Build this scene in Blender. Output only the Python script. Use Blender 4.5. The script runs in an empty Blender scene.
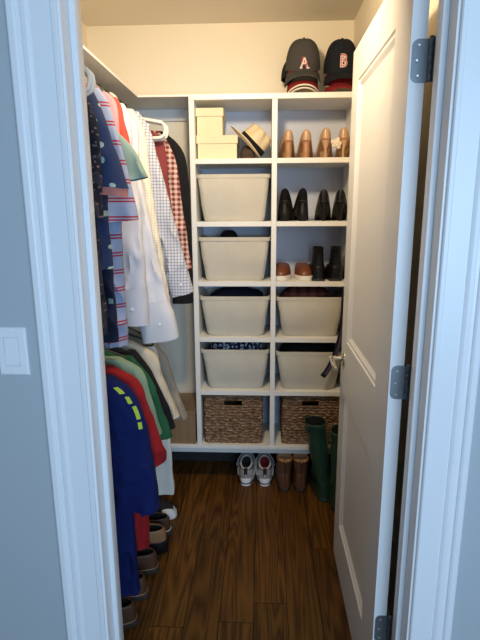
import bpy, bmesh, math, random
from mathutils import Vector, Matrix, noise
random.seed(7)
S = bpy.context.scene
COL = S.collection
PI = math.pi

# ------------------------------------------------------------------ materials
def newmat(name, col=(.8, .8, .8), rough=.6, metal=0., spec=.5):
    m = bpy.data.materials.new(name); m.use_nodes = True
    b = m.node_tree.nodes['Principled BSDF']
    b.inputs['Base Color'].default_value = (*col, 1)
    b.inputs['Roughness'].default_value = rough
    b.inputs['Metallic'].default_value = metal
    b.inputs['Specular IOR Level'].default_value = spec
    return m

class NT:
    """small helper around a material's node tree"""
    def __init__(s, m):
        s.m = m; s.t = m.node_tree; s.b = s.t.nodes['Principled BSDF']
    def n(s, typ, **kw):
        x = s.t.nodes.new(typ)
        for k, v in kw.items():
            if k.startswith('i_'): x.inputs[k[2:].replace('_', ' ')].default_value = v
            else: setattr(x, k, v)
        return x
    def l(s, a, b): s.t.links.new(a, b)
    def obj(s, scale=(1, 1, 1), rot=(0, 0, 0)):
        tc = s.n('ShaderNodeTexCoord'); mp = s.n('ShaderNodeMapping')
        mp.inputs['Scale'].default_value = scale; mp.inputs['Rotation'].default_value = rot
        s.l(tc.outputs['Object'], mp.inputs['Vector']); return mp.outputs['Vector']
    def sep(s, v):
        x = s.n('ShaderNodeSeparateXYZ'); s.l(v, x.inputs[0]); return x.outputs
    def math(s, op, a, b=None, c=None):
        x = s.n('ShaderNodeMath', operation=op)
        for i, q in enumerate((a, b, c)):
            if q is None: continue
            if isinstance(q, (int, float)): x.inputs[i].default_value = q
            else: s.l(q, x.inputs[i])
        return x.outputs[0]
    def mix(s, f, a, b):
        x = s.n('ShaderNodeMix', data_type='RGBA')
        for k, q in ((0, f), (6, a), (7, b)):
            if isinstance(q, (int, float)): x.inputs[k].default_value = q
            elif isinstance(q, tuple): x.inputs[k].default_value = (*q, 1)
            else: s.l(q, x.inputs[k])
        return x.outputs[2]
    def noise(s, v, scale=5, detail=3, rough=.5, dist=0):
        x = s.n('ShaderNodeTexNoise'); x.inputs['Scale'].default_value = scale
        x.inputs['Detail'].default_value = detail; x.inputs['Roughness'].default_value = rough
        x.inputs['Distortion'].default_value = dist
        s.l(v, x.inputs['Vector']); return x.outputs['Fac']
    def color(s, c): s.l(c, s.b.inputs['Base Color'])
    def bump(s, h, strength=.3, dist=.002):
        x = s.n('ShaderNodeBump'); x.inputs['Strength'].default_value = strength
        x.inputs['Distance'].default_value = dist
        s.l(h, x.inputs['Height']); s.l(x.outputs[0], s.b.inputs['Normal'])

def paint(name, col, rough=.5, bump=.08):
    m = newmat(name, col, rough); t = NT(m)
    t.bump(t.noise(t.obj(), 180, 3), bump, .001); return m

def cloth(name, col, rough=.9, var=.12, sheen=.0):
    m = newmat(name, col, rough, spec=.2); t = NT(m)
    v = t.obj()
    f = t.noise(v, 14, 4)
    d = tuple(c * (1 - var) for c in col); u = tuple(min(1, c * (1 + var)) for c in col)
    t.color(t.mix(f, d, u)); t.bump(t.noise(v, 420, 2), .25, .001)
    return m

def stripes(name, base, band, period, off, w, gap):
    """pairs of thin bands across the height of the garment"""
    m = newmat(name, base, .9, spec=.2); t = NT(m)
    z = t.sep(t.obj())[2]
    p = t.math('FRACT', t.math('DIVIDE', t.math('ADD', z, 10 + off), period))
    a = t.math('LESS_THAN', t.math('ABSOLUTE', t.math('SUBTRACT', p, .5 - gap)), w)
    b = t.math('LESS_THAN', t.math('ABSOLUTE', t.math('SUBTRACT', p, .5 + gap)), w)
    t.color(t.mix(t.math('MAXIMUM', a, b), base, band)); return m

def check(name, base, line, cell, frac=.5, two=None, rot=0.):
    """gingham: bands both ways, darker where they cross"""
    m = newmat(name, base, .9, spec=.2); t = NT(m)
    o = t.sep(t.obj(rot=(0, rot, 0)))
    fx = t.math('LESS_THAN', t.math('FRACT', t.math('DIVIDE', t.math('ADD', o[0], 10), cell)), frac)
    fz = t.math('LESS_THAN', t.math('FRACT', t.math('DIVIDE', t.math('ADD', o[2], 10), cell)), frac)
    s = t.math('MULTIPLY', t.math('ADD', fx, fz), .5)
    t.color(t.mix(s, base, line)); return m

def spots(name, base, spot, scale, size, col2=None):
    m = newmat(name, base, .9, spec=.2); t = NT(m)
    v = t.obj(); q = t.sep(v)
    cx = t.n('ShaderNodeCombineXYZ'); t.l(q[0], cx.inputs[0]); t.l(q[2], cx.inputs[1])
    vo = t.n('ShaderNodeTexVoronoi', voronoi_dimensions='2D'); vo.inputs['Scale'].default_value = scale
    vo.inputs['Randomness'].default_value = .8
    t.l(cx.outputs[0], vo.inputs['Vector'])
    d = t.math('ADD', vo.outputs['Distance'], t.math('MULTIPLY', t.noise(v, 130, 2), .12))
    f = t.math('LESS_THAN', d, size)
    c = t.mix(f, base, spot)
    if col2:
        g = t.math('GREATER_THAN', t.noise(v, 26, 3), .56)
        c = t.mix(f, t.mix(g, base, col2), spot)
    t.color(c); return m

M = {}
M['room_paint'] = paint('room_paint', (.47, .51, .53), .6)
M['closet_paint'] = paint('closet_paint', (.86, .79, .64), .6)
M['ceiling_paint'] = paint('ceiling_paint', (.74, .68, .57), .8)
M['trim_white'] = paint('trim_white', (.88, .89, .90), .35, .03)
M['door_white'] = paint('door_white', (.83, .83, .82), .38, .04)
M['shelf_white'] = paint('shelf_white', (.86, .85, .80), .4, .03)
M['base_white'] = paint('base_white', (.62, .62, .62), .45, .03)
M['panel_blue'] = paint('panel_blue', (.64, .69, .80), .5, .03)
M['near_black'] = newmat('near_black', (.018, .019, .022), .7)  # near-black colour for the board and back baseboard below the shelving
M['plate_white'] = newmat('plate_white', (.90, .91, .91), .3)
M['steel'] = newmat('steel', (.20, .225, .24), .45, .7)
M['screw_steel'] = newmat('screw_steel', (.6, .62, .63), .3, 1.)
M['nickel'] = newmat('nickel', (.78, .74, .66), .2, 1.)
M['rod_chrome'] = newmat('rod_chrome', (.6, .6, .58), .25, 1.)
M['hanger_white'] = newmat('hanger_white', (.84, .80, .70), .35)
M['hanger_black'] = newmat('hanger_black', (.02, .02, .022), .4)
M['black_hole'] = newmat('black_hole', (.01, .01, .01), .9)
M['lamp_white'] = newmat('lamp_white', (.8, .8, .78), .5)

def wood_floor():
    m = newmat('oak_floor', (.06, .03, .012), .42, spec=.22); t = NT(m)
    o = t.sep(t.obj())
    W = .128
    px = t.math('DIVIDE', t.math('ADD', o[0], 5.02), W)
    col_i = t.math('FLOOR', px)
    wn = t.n('ShaderNodeTexWhiteNoise', noise_dimensions='1D'); t.l(col_i, wn.inputs['W'])
    ylen = t.math('ADD', t.math('DIVIDE', t.math('ADD', o[1], 10), 1.25), t.math('MULTIPLY', wn.outputs['Value'], 7.3))
    row_i = t.math('FLOOR', ylen)
    bid = t.math('ADD', t.math('MULTIPLY', col_i, 13.7), t.math('MULTIPLY', row_i, 5.31))
    wb = t.n('ShaderNodeTexWhiteNoise', noise_dimensions='1D'); t.l(bid, wb.inputs['W'])
    cx = t.n('ShaderNodeCombineXYZ')
    t.l(t.math('ADD', o[0], t.math('MULTIPLY', wb.outputs['Value'], 3.1)), cx.inputs[0])
    t.l(t.math('MULTIPLY', t.math('ADD', o[1], t.math('MULTIPLY', wb.outputs['Value'], 9.)), .055), cx.inputs[1])
    t.l(wb.outputs['Value'], cx.inputs[2])
    g = t.noise(cx.outputs[0], 11, 2, .45, .25)
    rings = t.math('FRACT', t.math('MULTIPLY', g, 14))
    ring = t.math('POWER', t.math('ABSOLUTE', t.math('SUBTRACT', rings, .5)), 1.1)
    ring = t.math('MULTIPLY', ring, 1.9)
    fine = t.n('ShaderNodeCombineXYZ')
    t.l(t.math('MULTIPLY', o[0], 270), fine.inputs[0]); t.l(t.math('MULTIPLY', o[1], 7), fine.inputs[1])
    f2 = t.noise(fine.outputs[0], 1, 3, .6)
    k = t.math('ADD', t.math('MULTIPLY', ring, .48), t.math('MULTIPLY', f2, .52))
    cr = t.n('ShaderNodeValToRGB'); t.l(k, cr.inputs[0])
    e = cr.color_ramp.elements
    e[0].position = .10; e[0].color = (.022, .008, .002, 1); e[1].position = .66; e[1].color = (.150, .063, .0115, 1)
    tone = t.math('ADD', t.math('MULTIPLY', wb.outputs['Value'], .5), .72)
    mx = t.n('ShaderNodeMix', data_type='RGBA', blend_type='MULTIPLY'); mx.inputs[0].default_value = 1
    t.l(cr.outputs[0], mx.inputs[6])
    cc = t.n('ShaderNodeCombineColor')
    for i in range(3): t.l(tone, cc.inputs[i])
    t.l(cc.outputs[0], mx.inputs[7])
    seam = t.math('LESS_THAN', t.math('ABSOLUTE', t.math('SUBTRACT', t.math('FRACT', px), .5)), .488)
    endj = t.math('LESS_THAN', t.math('ABSOLUTE', t.math('SUBTRACT', t.math('FRACT', ylen), .5)), .4988)
    sm = t.math('MULTIPLY', seam, endj)
    t.color(t.mix(sm, (.010, .005, .002), mx.outputs[2]))
    t.bump(t.math('ADD', t.math('MULTIPLY', sm, .8), t.math('MULTIPLY', f2, .15)), .35, .002)
    return m
M['floor'] = wood_floor()

def box_wood(name, a, b):
    m = newmat(name, a, .5); t = NT(m)
    v = t.obj((60, 4, 5))
    t.color(t.mix(t.noise(v, 1.2, 4, .6), a, b)); return m
M['box_wood'] = box_wood('box_wood', (.20, .12, .06), (.34, .22, .12))

def canvas():
    m = newmat('bin_canvas', (.62, .57, .46), .95, spec=.15); t = NT(m)
    v = t.obj()
    f = t.noise(v, 9, 5, .6)
    w = t.noise(t.obj((1, 1, 3)), 260, 2)
    t.color(t.mix(f, (.60, .56, .46), (.72, .68, .58)))
    t.bump(t.math('ADD', t.math('MULTIPLY', f, .6), t.math('MULTIPLY', w, .4)), .8, .007); return m
M['canvas'] = canvas()

def wicker():
    m = newmat('wicker', (.2, .12, .07), .75, spec=.3); t = NT(m)
    v = t.obj((26, 26, 62)); f = t.noise(v, 1.3, 3, .7, .8)
    v2 = t.obj((110, 110, 300)); g = t.noise(v2, 1, 2)
    cr = t.n('ShaderNodeValToRGB'); t.l(t.math('ADD', t.math('MULTIPLY', f, .75), t.math('MULTIPLY', g, .25)), cr.inputs[0])
    e = cr.color_ramp.elements
    e[0].position = .32; e[0].color = (.055, .026, .013, 1); e[1].position = .66; e[1].color = (.52, .35, .20, 1)
    x = e.new(.5); x.color = (.21, .115, .062, 1)
    t.color(cr.outputs[0]); t.bump(g, .4, .002); return m
M['wicker'] = wicker()

def straw():
    m = newmat('straw', (.78, .63, .38), .8); t = NT(m)
    v = t.obj(); f = t.noise(v, 240, 2)
    t.color(t.mix(f, (.70, .55, .32), (.86, .72, .47))); t.bump(f, .5, .002); return m
M['straw'] = straw()

def leather(name, a, rough=.4, var=.3, sc=60):
    m = newmat(name, a, rough); t = NT(m)
    f = t.noise(t.obj(), sc, 4, .6)
    t.color(t.mix(f, tuple(c * (1 - var) for c in a), tuple(min(1, c * (1 + var)) for c in a)))
    t.bump(f, .2, .001); return m
M['nude'] = leather('nude_leather', (.52, .32, .18), .3, .08)
M['heel_tan'] = leather('heel_tan', (.40, .20, .09), .4, .15)
M['black_leather'] = leather('black_leather', (.006, .006, .007), .42, .2); M['black_leather'].node_tree.nodes['Principled BSDF'].inputs['Specular IOR Level'].default_value = .3
M['black_suede'] = leather('black_suede', (.006, .006, .007), .85, .2); M['black_suede'].node_tree.nodes['Principled BSDF'].inputs['Specular IOR Level'].default_value = .15
M['black_sole'] = newmat('black_sole', (.008, .008, .008), .6)
M['cognac'] = leather('cognac_leather', (.17, .052, .022), .35, .35, 40)
M['white_rubber'] = newmat('white_rubber', (.78, .74, .66), .6)
M['brown_boot'] = leather('brown_boot_leather', (.150, .062, .030), .42, .45, 50)
M['brown_loafer'] = leather('brown_loafer_leather', (.085, .036, .017), .5, .35, 50)
M['tan_leather'] = leather('tan_leather', (.30, .15, .065), .5, .2)
M['dark_sole'] = newmat('dark_sole', (.035, .024, .018), .7)
M['lining_tan'] = leather('lining_tan', (.55, .36, .18), .8, .2)
M['wellie'] = newmat('wellie_rubber', (.020, .072, .045), .38)
M['wellie_sole'] = newmat('wellie_sole', (.014, .05, .032), .6)
M['sneaker_grey'] = leather('sneaker_mesh', (.24, .24, .25), .6, .25, 150)
M['sneaker_white'] = newmat('sneaker_white', (.80, .79, .77), .5)
M['sneaker_silver'] = newmat('sneaker_silver', (.60, .60, .60), .35, .5)
M['sneaker_red'] = cloth('sneaker_red', (.22, .02, .025))
M['sneaker_dark'] = cloth('sneaker_dark', (.03, .025, .025))
M['lace_grey'] = cloth('lace_grey', (.55, .53, .5))
M['cream_card'] = newmat('cream_card', (.80, .70, .46), .7)
M['charcoal_cap'] = cloth('charcoal_cap', (.060, .058, .056))
M['navy_cap'] = cloth('navy_cap', (.012, .014, .020))
M['black_cap'] = cloth('black_cap', (.010, .010, .012))
M['maroon'] = cloth('maroon_cloth', (.24, .018, .026))
M['cap_white'] = cloth('cap_white', (.82, .72, .60))
M['olive'] = cloth('olive_cloth', (.20, .20, .10))
M['mustard'] = cloth('mustard_cloth', (.55, .33, .08))
M['emblem_pink'] = newmat('emblem_pink', (.80, .62, .60), .7)
M['emblem_red'] = newmat('emblem_red', (.46, .06, .07), .7)
M['navy_cloth'] = cloth('navy_cloth', (.012, .016, .035))
M['dark_cloth'] = cloth('dark_cloth', (.008, .009, .013))
M['rust_cloth'] = check('rust_plaid', (.20, .075, .06), (.075, .025, .028), .05, .45)
M['navy_print'] = spots('navy_white_print', (.012, .016, .04), (.42, .48, .55), 55, .34, (.10, .13, .20))
M['brown_bag'] = cloth('brown_bag', (.075, .05, .035))
M['strap'] = cloth('strap_purple', (.085, .075, .13))
M['strap_dark'] = cloth('strap_dark', (.012, .012, .022))

# ------------------------------------------------------------------ objects
def link(o): COL.objects.link(o); return o

def thing(name, label, cat, loc=(0, 0, 0), rz=0., group=None):
    o = bpy.data.objects.new(name, None); link(o)
    o.location = loc; o.rotation_euler = (0, 0, rz); o.empty_display_size = .05
    o['label'] = label; o['category'] = cat
    if group: o['group'] = group
    return o

def struct(name, loc=(0, 0, 0)):
    o = bpy.data.objects.new(name, None); link(o); o.location = loc; o['kind'] = 'structure'; return o

def part(name, bm, mat, parent=None, smooth=True, angle=40, label=None, mods=()):
    me = bpy.data.meshes.new(name)
    bmesh.ops.recalc_face_normals(bm, faces=bm.faces[:])
    bm.to_mesh(me); bm.free()
    for f in me.polygons: f.use_smooth = smooth
    if smooth: me.set_sharp_from_angle(angle=math.radians(angle))
    for m in (mat if isinstance(mat, (list, tuple)) else [mat]): me.materials.append(m)
    o = bpy.data.objects.new(name, me); link(o)
    if parent: o.parent = parent
    if label: o['label'] = label
    return o

def sobj(name, bm, mat, smooth=False):
    o = part(name, bm, mat, None, smooth); o['kind'] = 'structure'; return o

def BM(): return bmesh.new()

def box(bm, x0, x1, y0, y1, z0, z1, bev=0., seg=2):
    vs = [bm.verts.new((x, y, z)) for x in (x0, x1) for y in (y0, y1) for z in (z0, z1)]
    q = lambda *i: bm.faces.new([vs[k] for k in i])
    fs = [q(0, 1, 3, 2), q(4, 6, 7, 5), q(0, 4, 5, 1), q(2, 3, 7, 6), q(0, 2, 6, 4), q(1, 5, 7, 3)]
    if bev:
        es = list({e for f in fs for e in f.edges})
        bmesh.ops.bevel(bm, geom=es, offset=bev, segments=seg, affect='EDGES', profile=.5)
    return bm

def loft(bm, rings, cap0=True, cap1=True, closed=True):
    R = [[bm.verts.new(p) for p in r] for r in rings]
    n = len(R[0])
    for a, b in zip(R, R[1:]):
        for i in range(n if closed else n - 1):
            j = (i + 1) % n
            bm.faces.new((a[i], a[j], b[j], b[i]))
    if closed:
        if cap0: bm.faces.new(R[0][::-1])
        if cap1: bm.faces.new(R[-1])
    return R

def tube(bm, pts, r, n=8, closed=False):
    P = [Vector(p) for p in pts]
    rings = []
    up = Vector((0, 0, 1))
    prev = None
    for i, p in enumerate(P):
        a = P[i - 1] if i or closed else P[i]; b = P[(i + 1) % len(P)] if i < len(P) - 1 or closed else P[i]
        d = (b - a).normalized()
        if prev is None:
            u = d.cross(up)
            if u.length < 1e-3: u = d.cross(Vector((0, 1, 0)))
        else: u = prev - d * prev.dot(d)
        u.normalize(); prev = u
        w = d.cross(u)
        rr = r[i] if isinstance(r, (list, tuple)) else r
        rings.append([p + (u * math.cos(t) + w * math.sin(t)) * rr for t in [2 * PI * k / n for k in range(n)]])
    if closed: rings.append(rings[0])
    loft(bm, rings, not closed, not closed)
    if closed: bmesh.ops.remove_doubles(bm, verts=bm.verts[:], dist=1e-6)
    return bm

def lathe(bm, prof, n=32, c=(0, 0, 0), axis='z'):
    rings = []
    for r, h in prof:
        ring = []
        for k in range(n):
            a = 2 * PI * k / n
            if axis == 'z': p = (c[0] + r * math.cos(a), c[1] + r * math.sin(a), c[2] + h)
            elif axis == 'x': p = (c[0] + h, c[1] + r * math.cos(a), c[2] + r * math.sin(a))
            else: p = (c[0] + r * math.cos(a), c[1] + h, c[2] + r * math.sin(a))
            ring.append(p)
        rings.append(ring)
    loft(bm, rings); return bm

def interp(keys, n):
    """Catmull-Rom through tuples whose first entry is the (monotone) parameter"""
    t0, t1 = keys[0][0], keys[-1][0]; out = []
    for i in range(n):
        t = t0 + (t1 - t0) * i / (n - 1)
        k = 0
        while k < len(keys) - 2 and (t - keys[k + 1][0]) * (1 if t1 > t0 else -1) > 0: k += 1
        a, b = keys[k], keys[k + 1]; p = keys[max(k - 1, 0)]; q = keys[min(k + 2, len(keys) - 1)]
        h = b[0] - a[0]; u = (t - a[0]) / h if h else 0
        row = [t]
        for c in range(1, len(a)):
            ma = (b[c] - p[c]) / (b[0] - p[0]) * h if b[0] != p[0] else 0
            mb = (q[c] - a[c]) / (q[0] - a[0]) * h if q[0] != a[0] else 0
            row.append((2*u**3-3*u**2+1)*a[c] + (u**3-2*u**2+u)*ma + (-2*u**3+3*u**2)*b[c] + (u**3-u**2)*mb)
        out.append(row)
    return out

sg = lambda v, e: math.copysign(abs(v) ** e, v)

# ------------------------------------------------------------------ the setting
XL, XR, YB, CEIL = -.912, .454, 2.752, 2.422
YW, YH = 1.070, 1.188           # room face and closet face of the front wall
sobj('floor', box(BM(), -2.4, 2.4, -3.2, YB + .1, -.05, 0), M['floor'])
sobj('ceiling', box(BM(), -2.4, 2.4, -3.2, YB + .1, CEIL, CEIL + .05), M['ceiling_paint'])
sobj('wall_left', box(BM(), XL - .1, XL, YH, YB + .1, 0, CEIL), M['closet_paint'])
sobj('wall_right', box(BM(), XR, XR + .1, YH, YB + .1, 0, CEIL), M['closet_paint'])
sobj('wall_back', box(BM(), XL, XR, YB, YB + .1, 0, CEIL), M['closet_paint'])
OL, OR, OT = -.422, .392, 2.066
def front(y0, y1, xa, xb):
    bm = BM()
    box(bm, xa, OL, y0, y1, 0, CEIL); box(bm, OR, xb, y0, y1, 0, CEIL); box(bm, OL, OR, y0, y1, OT, CEIL)
    return bm
sobj('wall_room', front(YW, YW + .014, -2.4, 2.4), M['room_paint'])
sobj('wall_front', front(YW + .014, YH, -2.4, 2.4), M['closet_paint'])

CAS = [(0, 0), (0, .017), (.003, .019), (.014, .019), (.018, .0165), (.020, .013), (.026, .0125), (.029, .0145), (.037, .0145),
       (.041, .0125), (.044, .0105), (.0445, .0095), (.047, .0095), (.0475, .0105), (.086, .0090), (.0885, .0105), (.096, .0105), (.0985, .008), (.0985, 0)]
def casing(xo, sgn, ztop):
    bm = BM(); rings = []
    for z, k in ((0, 0), (ztop, 1)):
        rings.append([(xo + sgn * a, YW - d, z + (k * (.0985 - a))) for a, d in CAS])
    loft(bm, rings); return bm
def jambset(n, xface, sgn, xo):
    r = struct('trim_%d' % n)
    part('casing', casing(xo, sgn, 2.056), M['trim_white'], r, False)
    a, b = sorted((xface, xface - sgn * .018))
    part('jamb', box(BM(), a, b, YW - .001, YH + .001, 0, 2.066, .001), M['trim_white'], r, False)
    a, b = sorted((xface, xface + sgn * .014))
    part('door_stop', box(BM(), a, b, 1.112, 1.146, 0, 2.048, .002), M['trim_white'], r, True)
jambset(1, -.404, 1, -.5084)
jambset(2, .3737, -1, .4782)
r = struct('trim_3')
bm = BM()
loft(bm, [[(x + s * (.0985 - a) * -1, YW - d, 2.056 + (.0985 - a)) for a, d in CAS] for x, s in ((-.4099, 1), (.3797, -1))])
part('casing', bm, M['trim_white'], r, False)
part('jamb', box(BM(), -.422, .392, YW - .001, YH + .001, 2.048, 2.066), M['trim_white'], r, False)
part('door_stop', box(BM(), -.390, .3597, 1.112, 1.146, 2.034, 2.048), M['trim_white'], r, False)

BASE = [(0, 0), (.014, 0), (.014, .075), (.011, .085), (.007, .092), (.005, .1), (0, .1)]
def baseboard(name, p0, p1, nrm):
    bm = BM()
    loft(bm, [[(p[0] + nrm[0] * d, p[1] + nrm[1] * d, z) for d, z in BASE] for p in (p0, p1)])
    sobj(name, bm, M['base_white'])
baseboard('baseboard_left', (XL, YH), (XL, YB), (1, 0))
baseboard('baseboard_right', (XR, YH), (XR, YB), (-1, 0))
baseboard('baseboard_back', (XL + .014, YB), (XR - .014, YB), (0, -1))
bpy.data.objects['baseboard_back'].data.materials[0] = M['near_black']
baseboard('baseboard_room_left', (-2.4, YW), (-.506, YW), (0, -1))
baseboard('baseboard_room_right', (.479, YW), (2.4, YW), (0, -1))

# ------------------------------------------------------------------ the door, standing open into the closet
D = struct('door_1', (.3646, 1.190, 0))
FX, BX = -.0430, -.0080                      # face towards the closet's middle, face towards its side wall
Y0, Y1, DZ0, DZ1 = .004, .740, .008, 2.040
PY0, PY1 = .146, .628
PANS = ((.210, .782), (.998, 1.925))
bm = BM()
ys = [Y0, PY0, PY1, Y1]; zs = [DZ0, PANS[0][0], PANS[0][1], PANS[1][0], PANS[1][1], DZ1]
V = {}
for f, x in enumerate((FX, BX)):
    for i, y in enumerate(ys):
        for j, z in enumerate(zs): V[f, i, j] = bm.verts.new((x, y, z))
for f in (0, 1):
    for i in range(3):
        for j in range(5):
            if i == 1 and j in (1, 3): continue
            bm.faces.new((V[f, i, j], V[f, i + 1, j], V[f, i + 1, j + 1], V[f, i, j + 1]))
for i in range(3):
    for j in (0, 5): bm.faces.new((V[0, i, j], V[0, i + 1, j], V[1, i + 1, j], V[1, i, j]))
for j in range(5):
    for i in (0, 3): bm.faces.new((V[0, i, j], V[0, i, j + 1], V[1, i, j + 1], V[1, i, j]))
part('slab', bm, M['door_white'], D, False)
PROF = [(0, 0), (.004, .0045), (.010, .0045), (.014, .003), (.026, .0105), (.031, .0115), (.034, .0115)]
for z0, z1 in PANS:
    bm = BM()
    for x, s in ((FX, 1), (BX, -1)):
        rings = [[(x + s * d, PY0 + a, z0 + a), (x + s * d, PY1 - a, z0 + a), (x + s * d, PY1 - a, z1 - a), (x + s * d, PY0 + a, z1 - a)] for a, d in PROF]
        loft(bm, rings, False, True)
    part('door_panel', bm, M['door_white'], D, False)

# lever handle near the far edge
H = bpy.data.objects.new('door_handle', None); link(H); H.parent = D; H.location = (FX, .678, .922)
part('rose', lathe(BM(), [(.0, 0), (.031, 0), (.031, -.004), (.027, -.008), (.013, -.010), (.011, -.014), (0, -.014)], 32, axis='x'), M['nickel'], H)
bm = BM(); lathe(bm, [(0, -.010), (.0095, -.012), (.0085, -.030), (.011, -.040), (.012, -.052), (.008, -.058), (0, -.058)], 24, axis='x')
tube(bm, [(-.047, 0, 0), (-.048, -.03, -.001), (-.049, -.06, -.004), (-.048, -.085, -.008), (-.045, -.100, -.012)], [.011, .010, .009, .008, .006], 12)
part('lever', bm, M['nickel'], H)
part('rose', lathe(BM(), [(.0, .035), (.031, .035), (.031, .039), (.013, .045), (0, .047)], 32, axis='x'), M['nickel'], H)
bm = BM(); lathe(bm, [(0, .045), (.0095, .047), (.0085, .062), (.012, .070), (0, .074)], 24, axis='x')
tube(bm, [(.066, 0, 0), (.067, -.03, -.001), (.067, -.085, -.006)], [.010, .009, .006], 12)
part('lever', bm, M['nickel'], H)
part('latch_plate', box(BM(), .008, .029, .0605, .0625, -.028, .028, .001), M['nickel'], H)

def hinge(z):
    h = bpy.data.objects.new('hinge', None); link(h); h.parent = D; h.location = (0, 0, z)
    bm = BM()
    # rounded leaf on the door's edge
    x0, x1, hh, rr = FX + .004, -.002, .0445, .0145
    out = []
    for cx, cz, a0 in ((x0 + rr, hh - rr, 90), (x0 + rr, -hh + rr, 180)):
        for k in range(7):
            a = math.radians(a0 + k * 15); out.append((cx + rr * math.cos(a), cz + rr * math.sin(a)))
    out += [(x1, -hh), (x1, hh)]
    loft(bm, [[(x, Y0 + .0002, z) for x, z in out], [(x, Y0 - .0020, z) for x, z in out]])
    part('hinge_leaf', bm, M['steel'], h, False)
    bm = BM(); box(bm, .0045, .0078, -.035, -.002, -hh, hh, .001)
    part('hinge_leaf', bm, M['steel'], h, False)
    bm = BM()
    for k in range(5):
        a = -hh + k * .0178
        lathe(bm, [(0, a + .0004), (.0056, a + .0004), (.0060, a + .001), (.0060, a + .0168), (.0056, a + .0174), (0, a + .0174)], 16, (.001, -.001, 0))
    lathe(bm, [(0, hh), (.005, hh), (.0062, hh + .002), (.004, hh + .0045), (0, hh + .005)], 16, (.001, -.001, 0))
    part('hinge_barrel', bm, M['steel'], h, True)
    for dx, dz in ((.014, .031), (.011, 0), (.014, -.031)):
        bm = BM(); lathe(bm, [(0, -.0006), (.0028, -.0008), (.0036, 0), (.0036, .001), (0, .001)], 16, (x0 + dx, Y0 - .0022, dz), 'y')
        part('screw', bm, M['screw_steel'], h, True)
for z in (1.812, 1.066, .322): hinge(z)

# ------------------------------------------------------------------ light switch
L = thing('light_switch', 'white single rocker light switch on the blue-grey wall', 'light switch', (-.5775, YW, 1.1775))
bm = BM(); loft(bm, [[(sx * (.035 - i), -d, sz * (.0572 - i)) for sx, sz in ((-1, -1), (1, -1), (1, 1), (-1, 1))] for i, d in ((0, 0), (0, .003), (.004, .0062))])
part('plate', bm, M['plate_white'], L, False)
bm = BM()
for a in ((-.0178, .0178, -.0345, -.0332), (-.0178, .0178, .0332, .0345), (-.0178, -.0165, -.0345, .0345), (.0165, .0178, -.0345, .0345)):
    box(bm, a[0], a[1], -.0066, -.0055, a[2], a[3])
part('switch_frame', bm, M['base_white'], L, False)
bm = BM(); loft(bm, [[(sx * .0160, y, z) for sx, y, z in ((-1, -.005, -.0325), (1, -.005, -.0325), (1, -.005, .0325), (-1, -.005, .0325))],
                     [(sx * .0158, y, z) for sx, y, z in ((-1, -.0098, -.0322), (1, -.0098, -.0322), (1, -.0068, .0322), (-1, -.0068, .0322))]])
part('rocker', bm, M['plate_white'], L, False)
for dz in (-.0485, .0485):
    part('screw', lathe(BM(), [(0, -.0072), (.0022, -.0072), (.0032, -.0062), (.0032, -.004), (0, -.004)], 14, (0, 0, dz), 'y'), M['plate_white'], L)

# ------------------------------------------------------------------ shelving
YF, YU = 2.446, 2.738
X1, X2, X3 = -.3375, .0543, .4400
T = .0125
ZT = [2.023, 1.736, 1.440, 1.143, .852, .560, .247]
U = thing('shelving_unit', 'white cubby shelving unit with two columns mounted on the back wall', 'shelving unit', (0, YF, 0))
dY = YU - YF
for x in (X1, X2, X3):
    part('upright', box(BM(), x - T, x + T, 0, dY, ZT[-1] - .0005, ZT[0] - .0255, .001), M['shelf_white'], U, False)
part('top_board', box(BM(), X1 - T, X3 + T, -.002, dY, ZT[0] - .025, ZT[0], .0015), M['shelf_white'], U, False)
for z in ZT[1:-1]:
    for a, b in ((X1, X2), (X2, X3)):
        part('shelf', box(BM(), a + T + .0002, b - T - .0002, .0005, dY, z - .024, z, .001), M['shelf_white'], U, False)
part('bottom_board', box(BM(), -.86, X3 + T, -.002, dY, ZT[-1] - .020, ZT[-1], .0015), M['shelf_white'], U, False)
part('bottom_rail', box(BM(), -.86, X3 + T, .024, .040, .192, ZT[-1] - .0202, .001), M['shelf_white'], U, False)
part('dark_board', box(BM(), XL + .016, X3 + T - .002, dY - .012, dY, .0, .2265, .001), M['near_black'], U, False)  # near-black board filling the gap between floor and bottom board
part('back_panel', box(BM(), X1 - T, X3 + T, dY, dY + .008, ZT[-1] - .02, ZT[0] - .001), M['panel_blue'], U, False)

W = thing('closet_shelf', 'long white shelf on the side wall above the hanging shirts', 'shelf', (0, 0, 2.023))
bm = BM()
P2 = [(XL, YH), (-.588, YH), (-.588, YF), (X1 - T - .001, YF), (X1 - T - .001, YB), (XL, YB)]
loft(bm, [[(x, y, z) for x, y in P2] for z in (-.009, 0)])
part('shelf_board', bm, M['shelf_white'], W, False)
part('cleat', box(BM(), XL, XL + .018, YH, YB - .018, -.09, -.0095), M['shelf_white'], W, False)
part('cleat', box(BM(), XL, X1 - T - .001, YB - .018, YB, -.066, -.0095), M['shelf_white'], W, False)

RX = -.63
def rod(z, label):
    o = thing('closet_rod', label, 'closet rod', (RX, (YH + YB) / 2, z))
    hl = (YB - YH) / 2
    part('pole', tube(BM(), [(0, -hl, 0), (0, hl, 0)], .0145, 20), M['rod_chrome'], o)
    for s in (-1, 1):
        a, b = sorted((s * hl, s * (hl - .012)))
        part('socket', lathe(BM(), [(0, a), (.028, a), (.028, b), (0, b)], 24, axis='y'), M['rod_chrome'], o)
ZU, ZL = 1.945, 1.085
rod(ZU, 'upper chrome closet rod under the long shelf')
rod(ZL, 'lower chrome closet rod below the long shirts')

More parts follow.
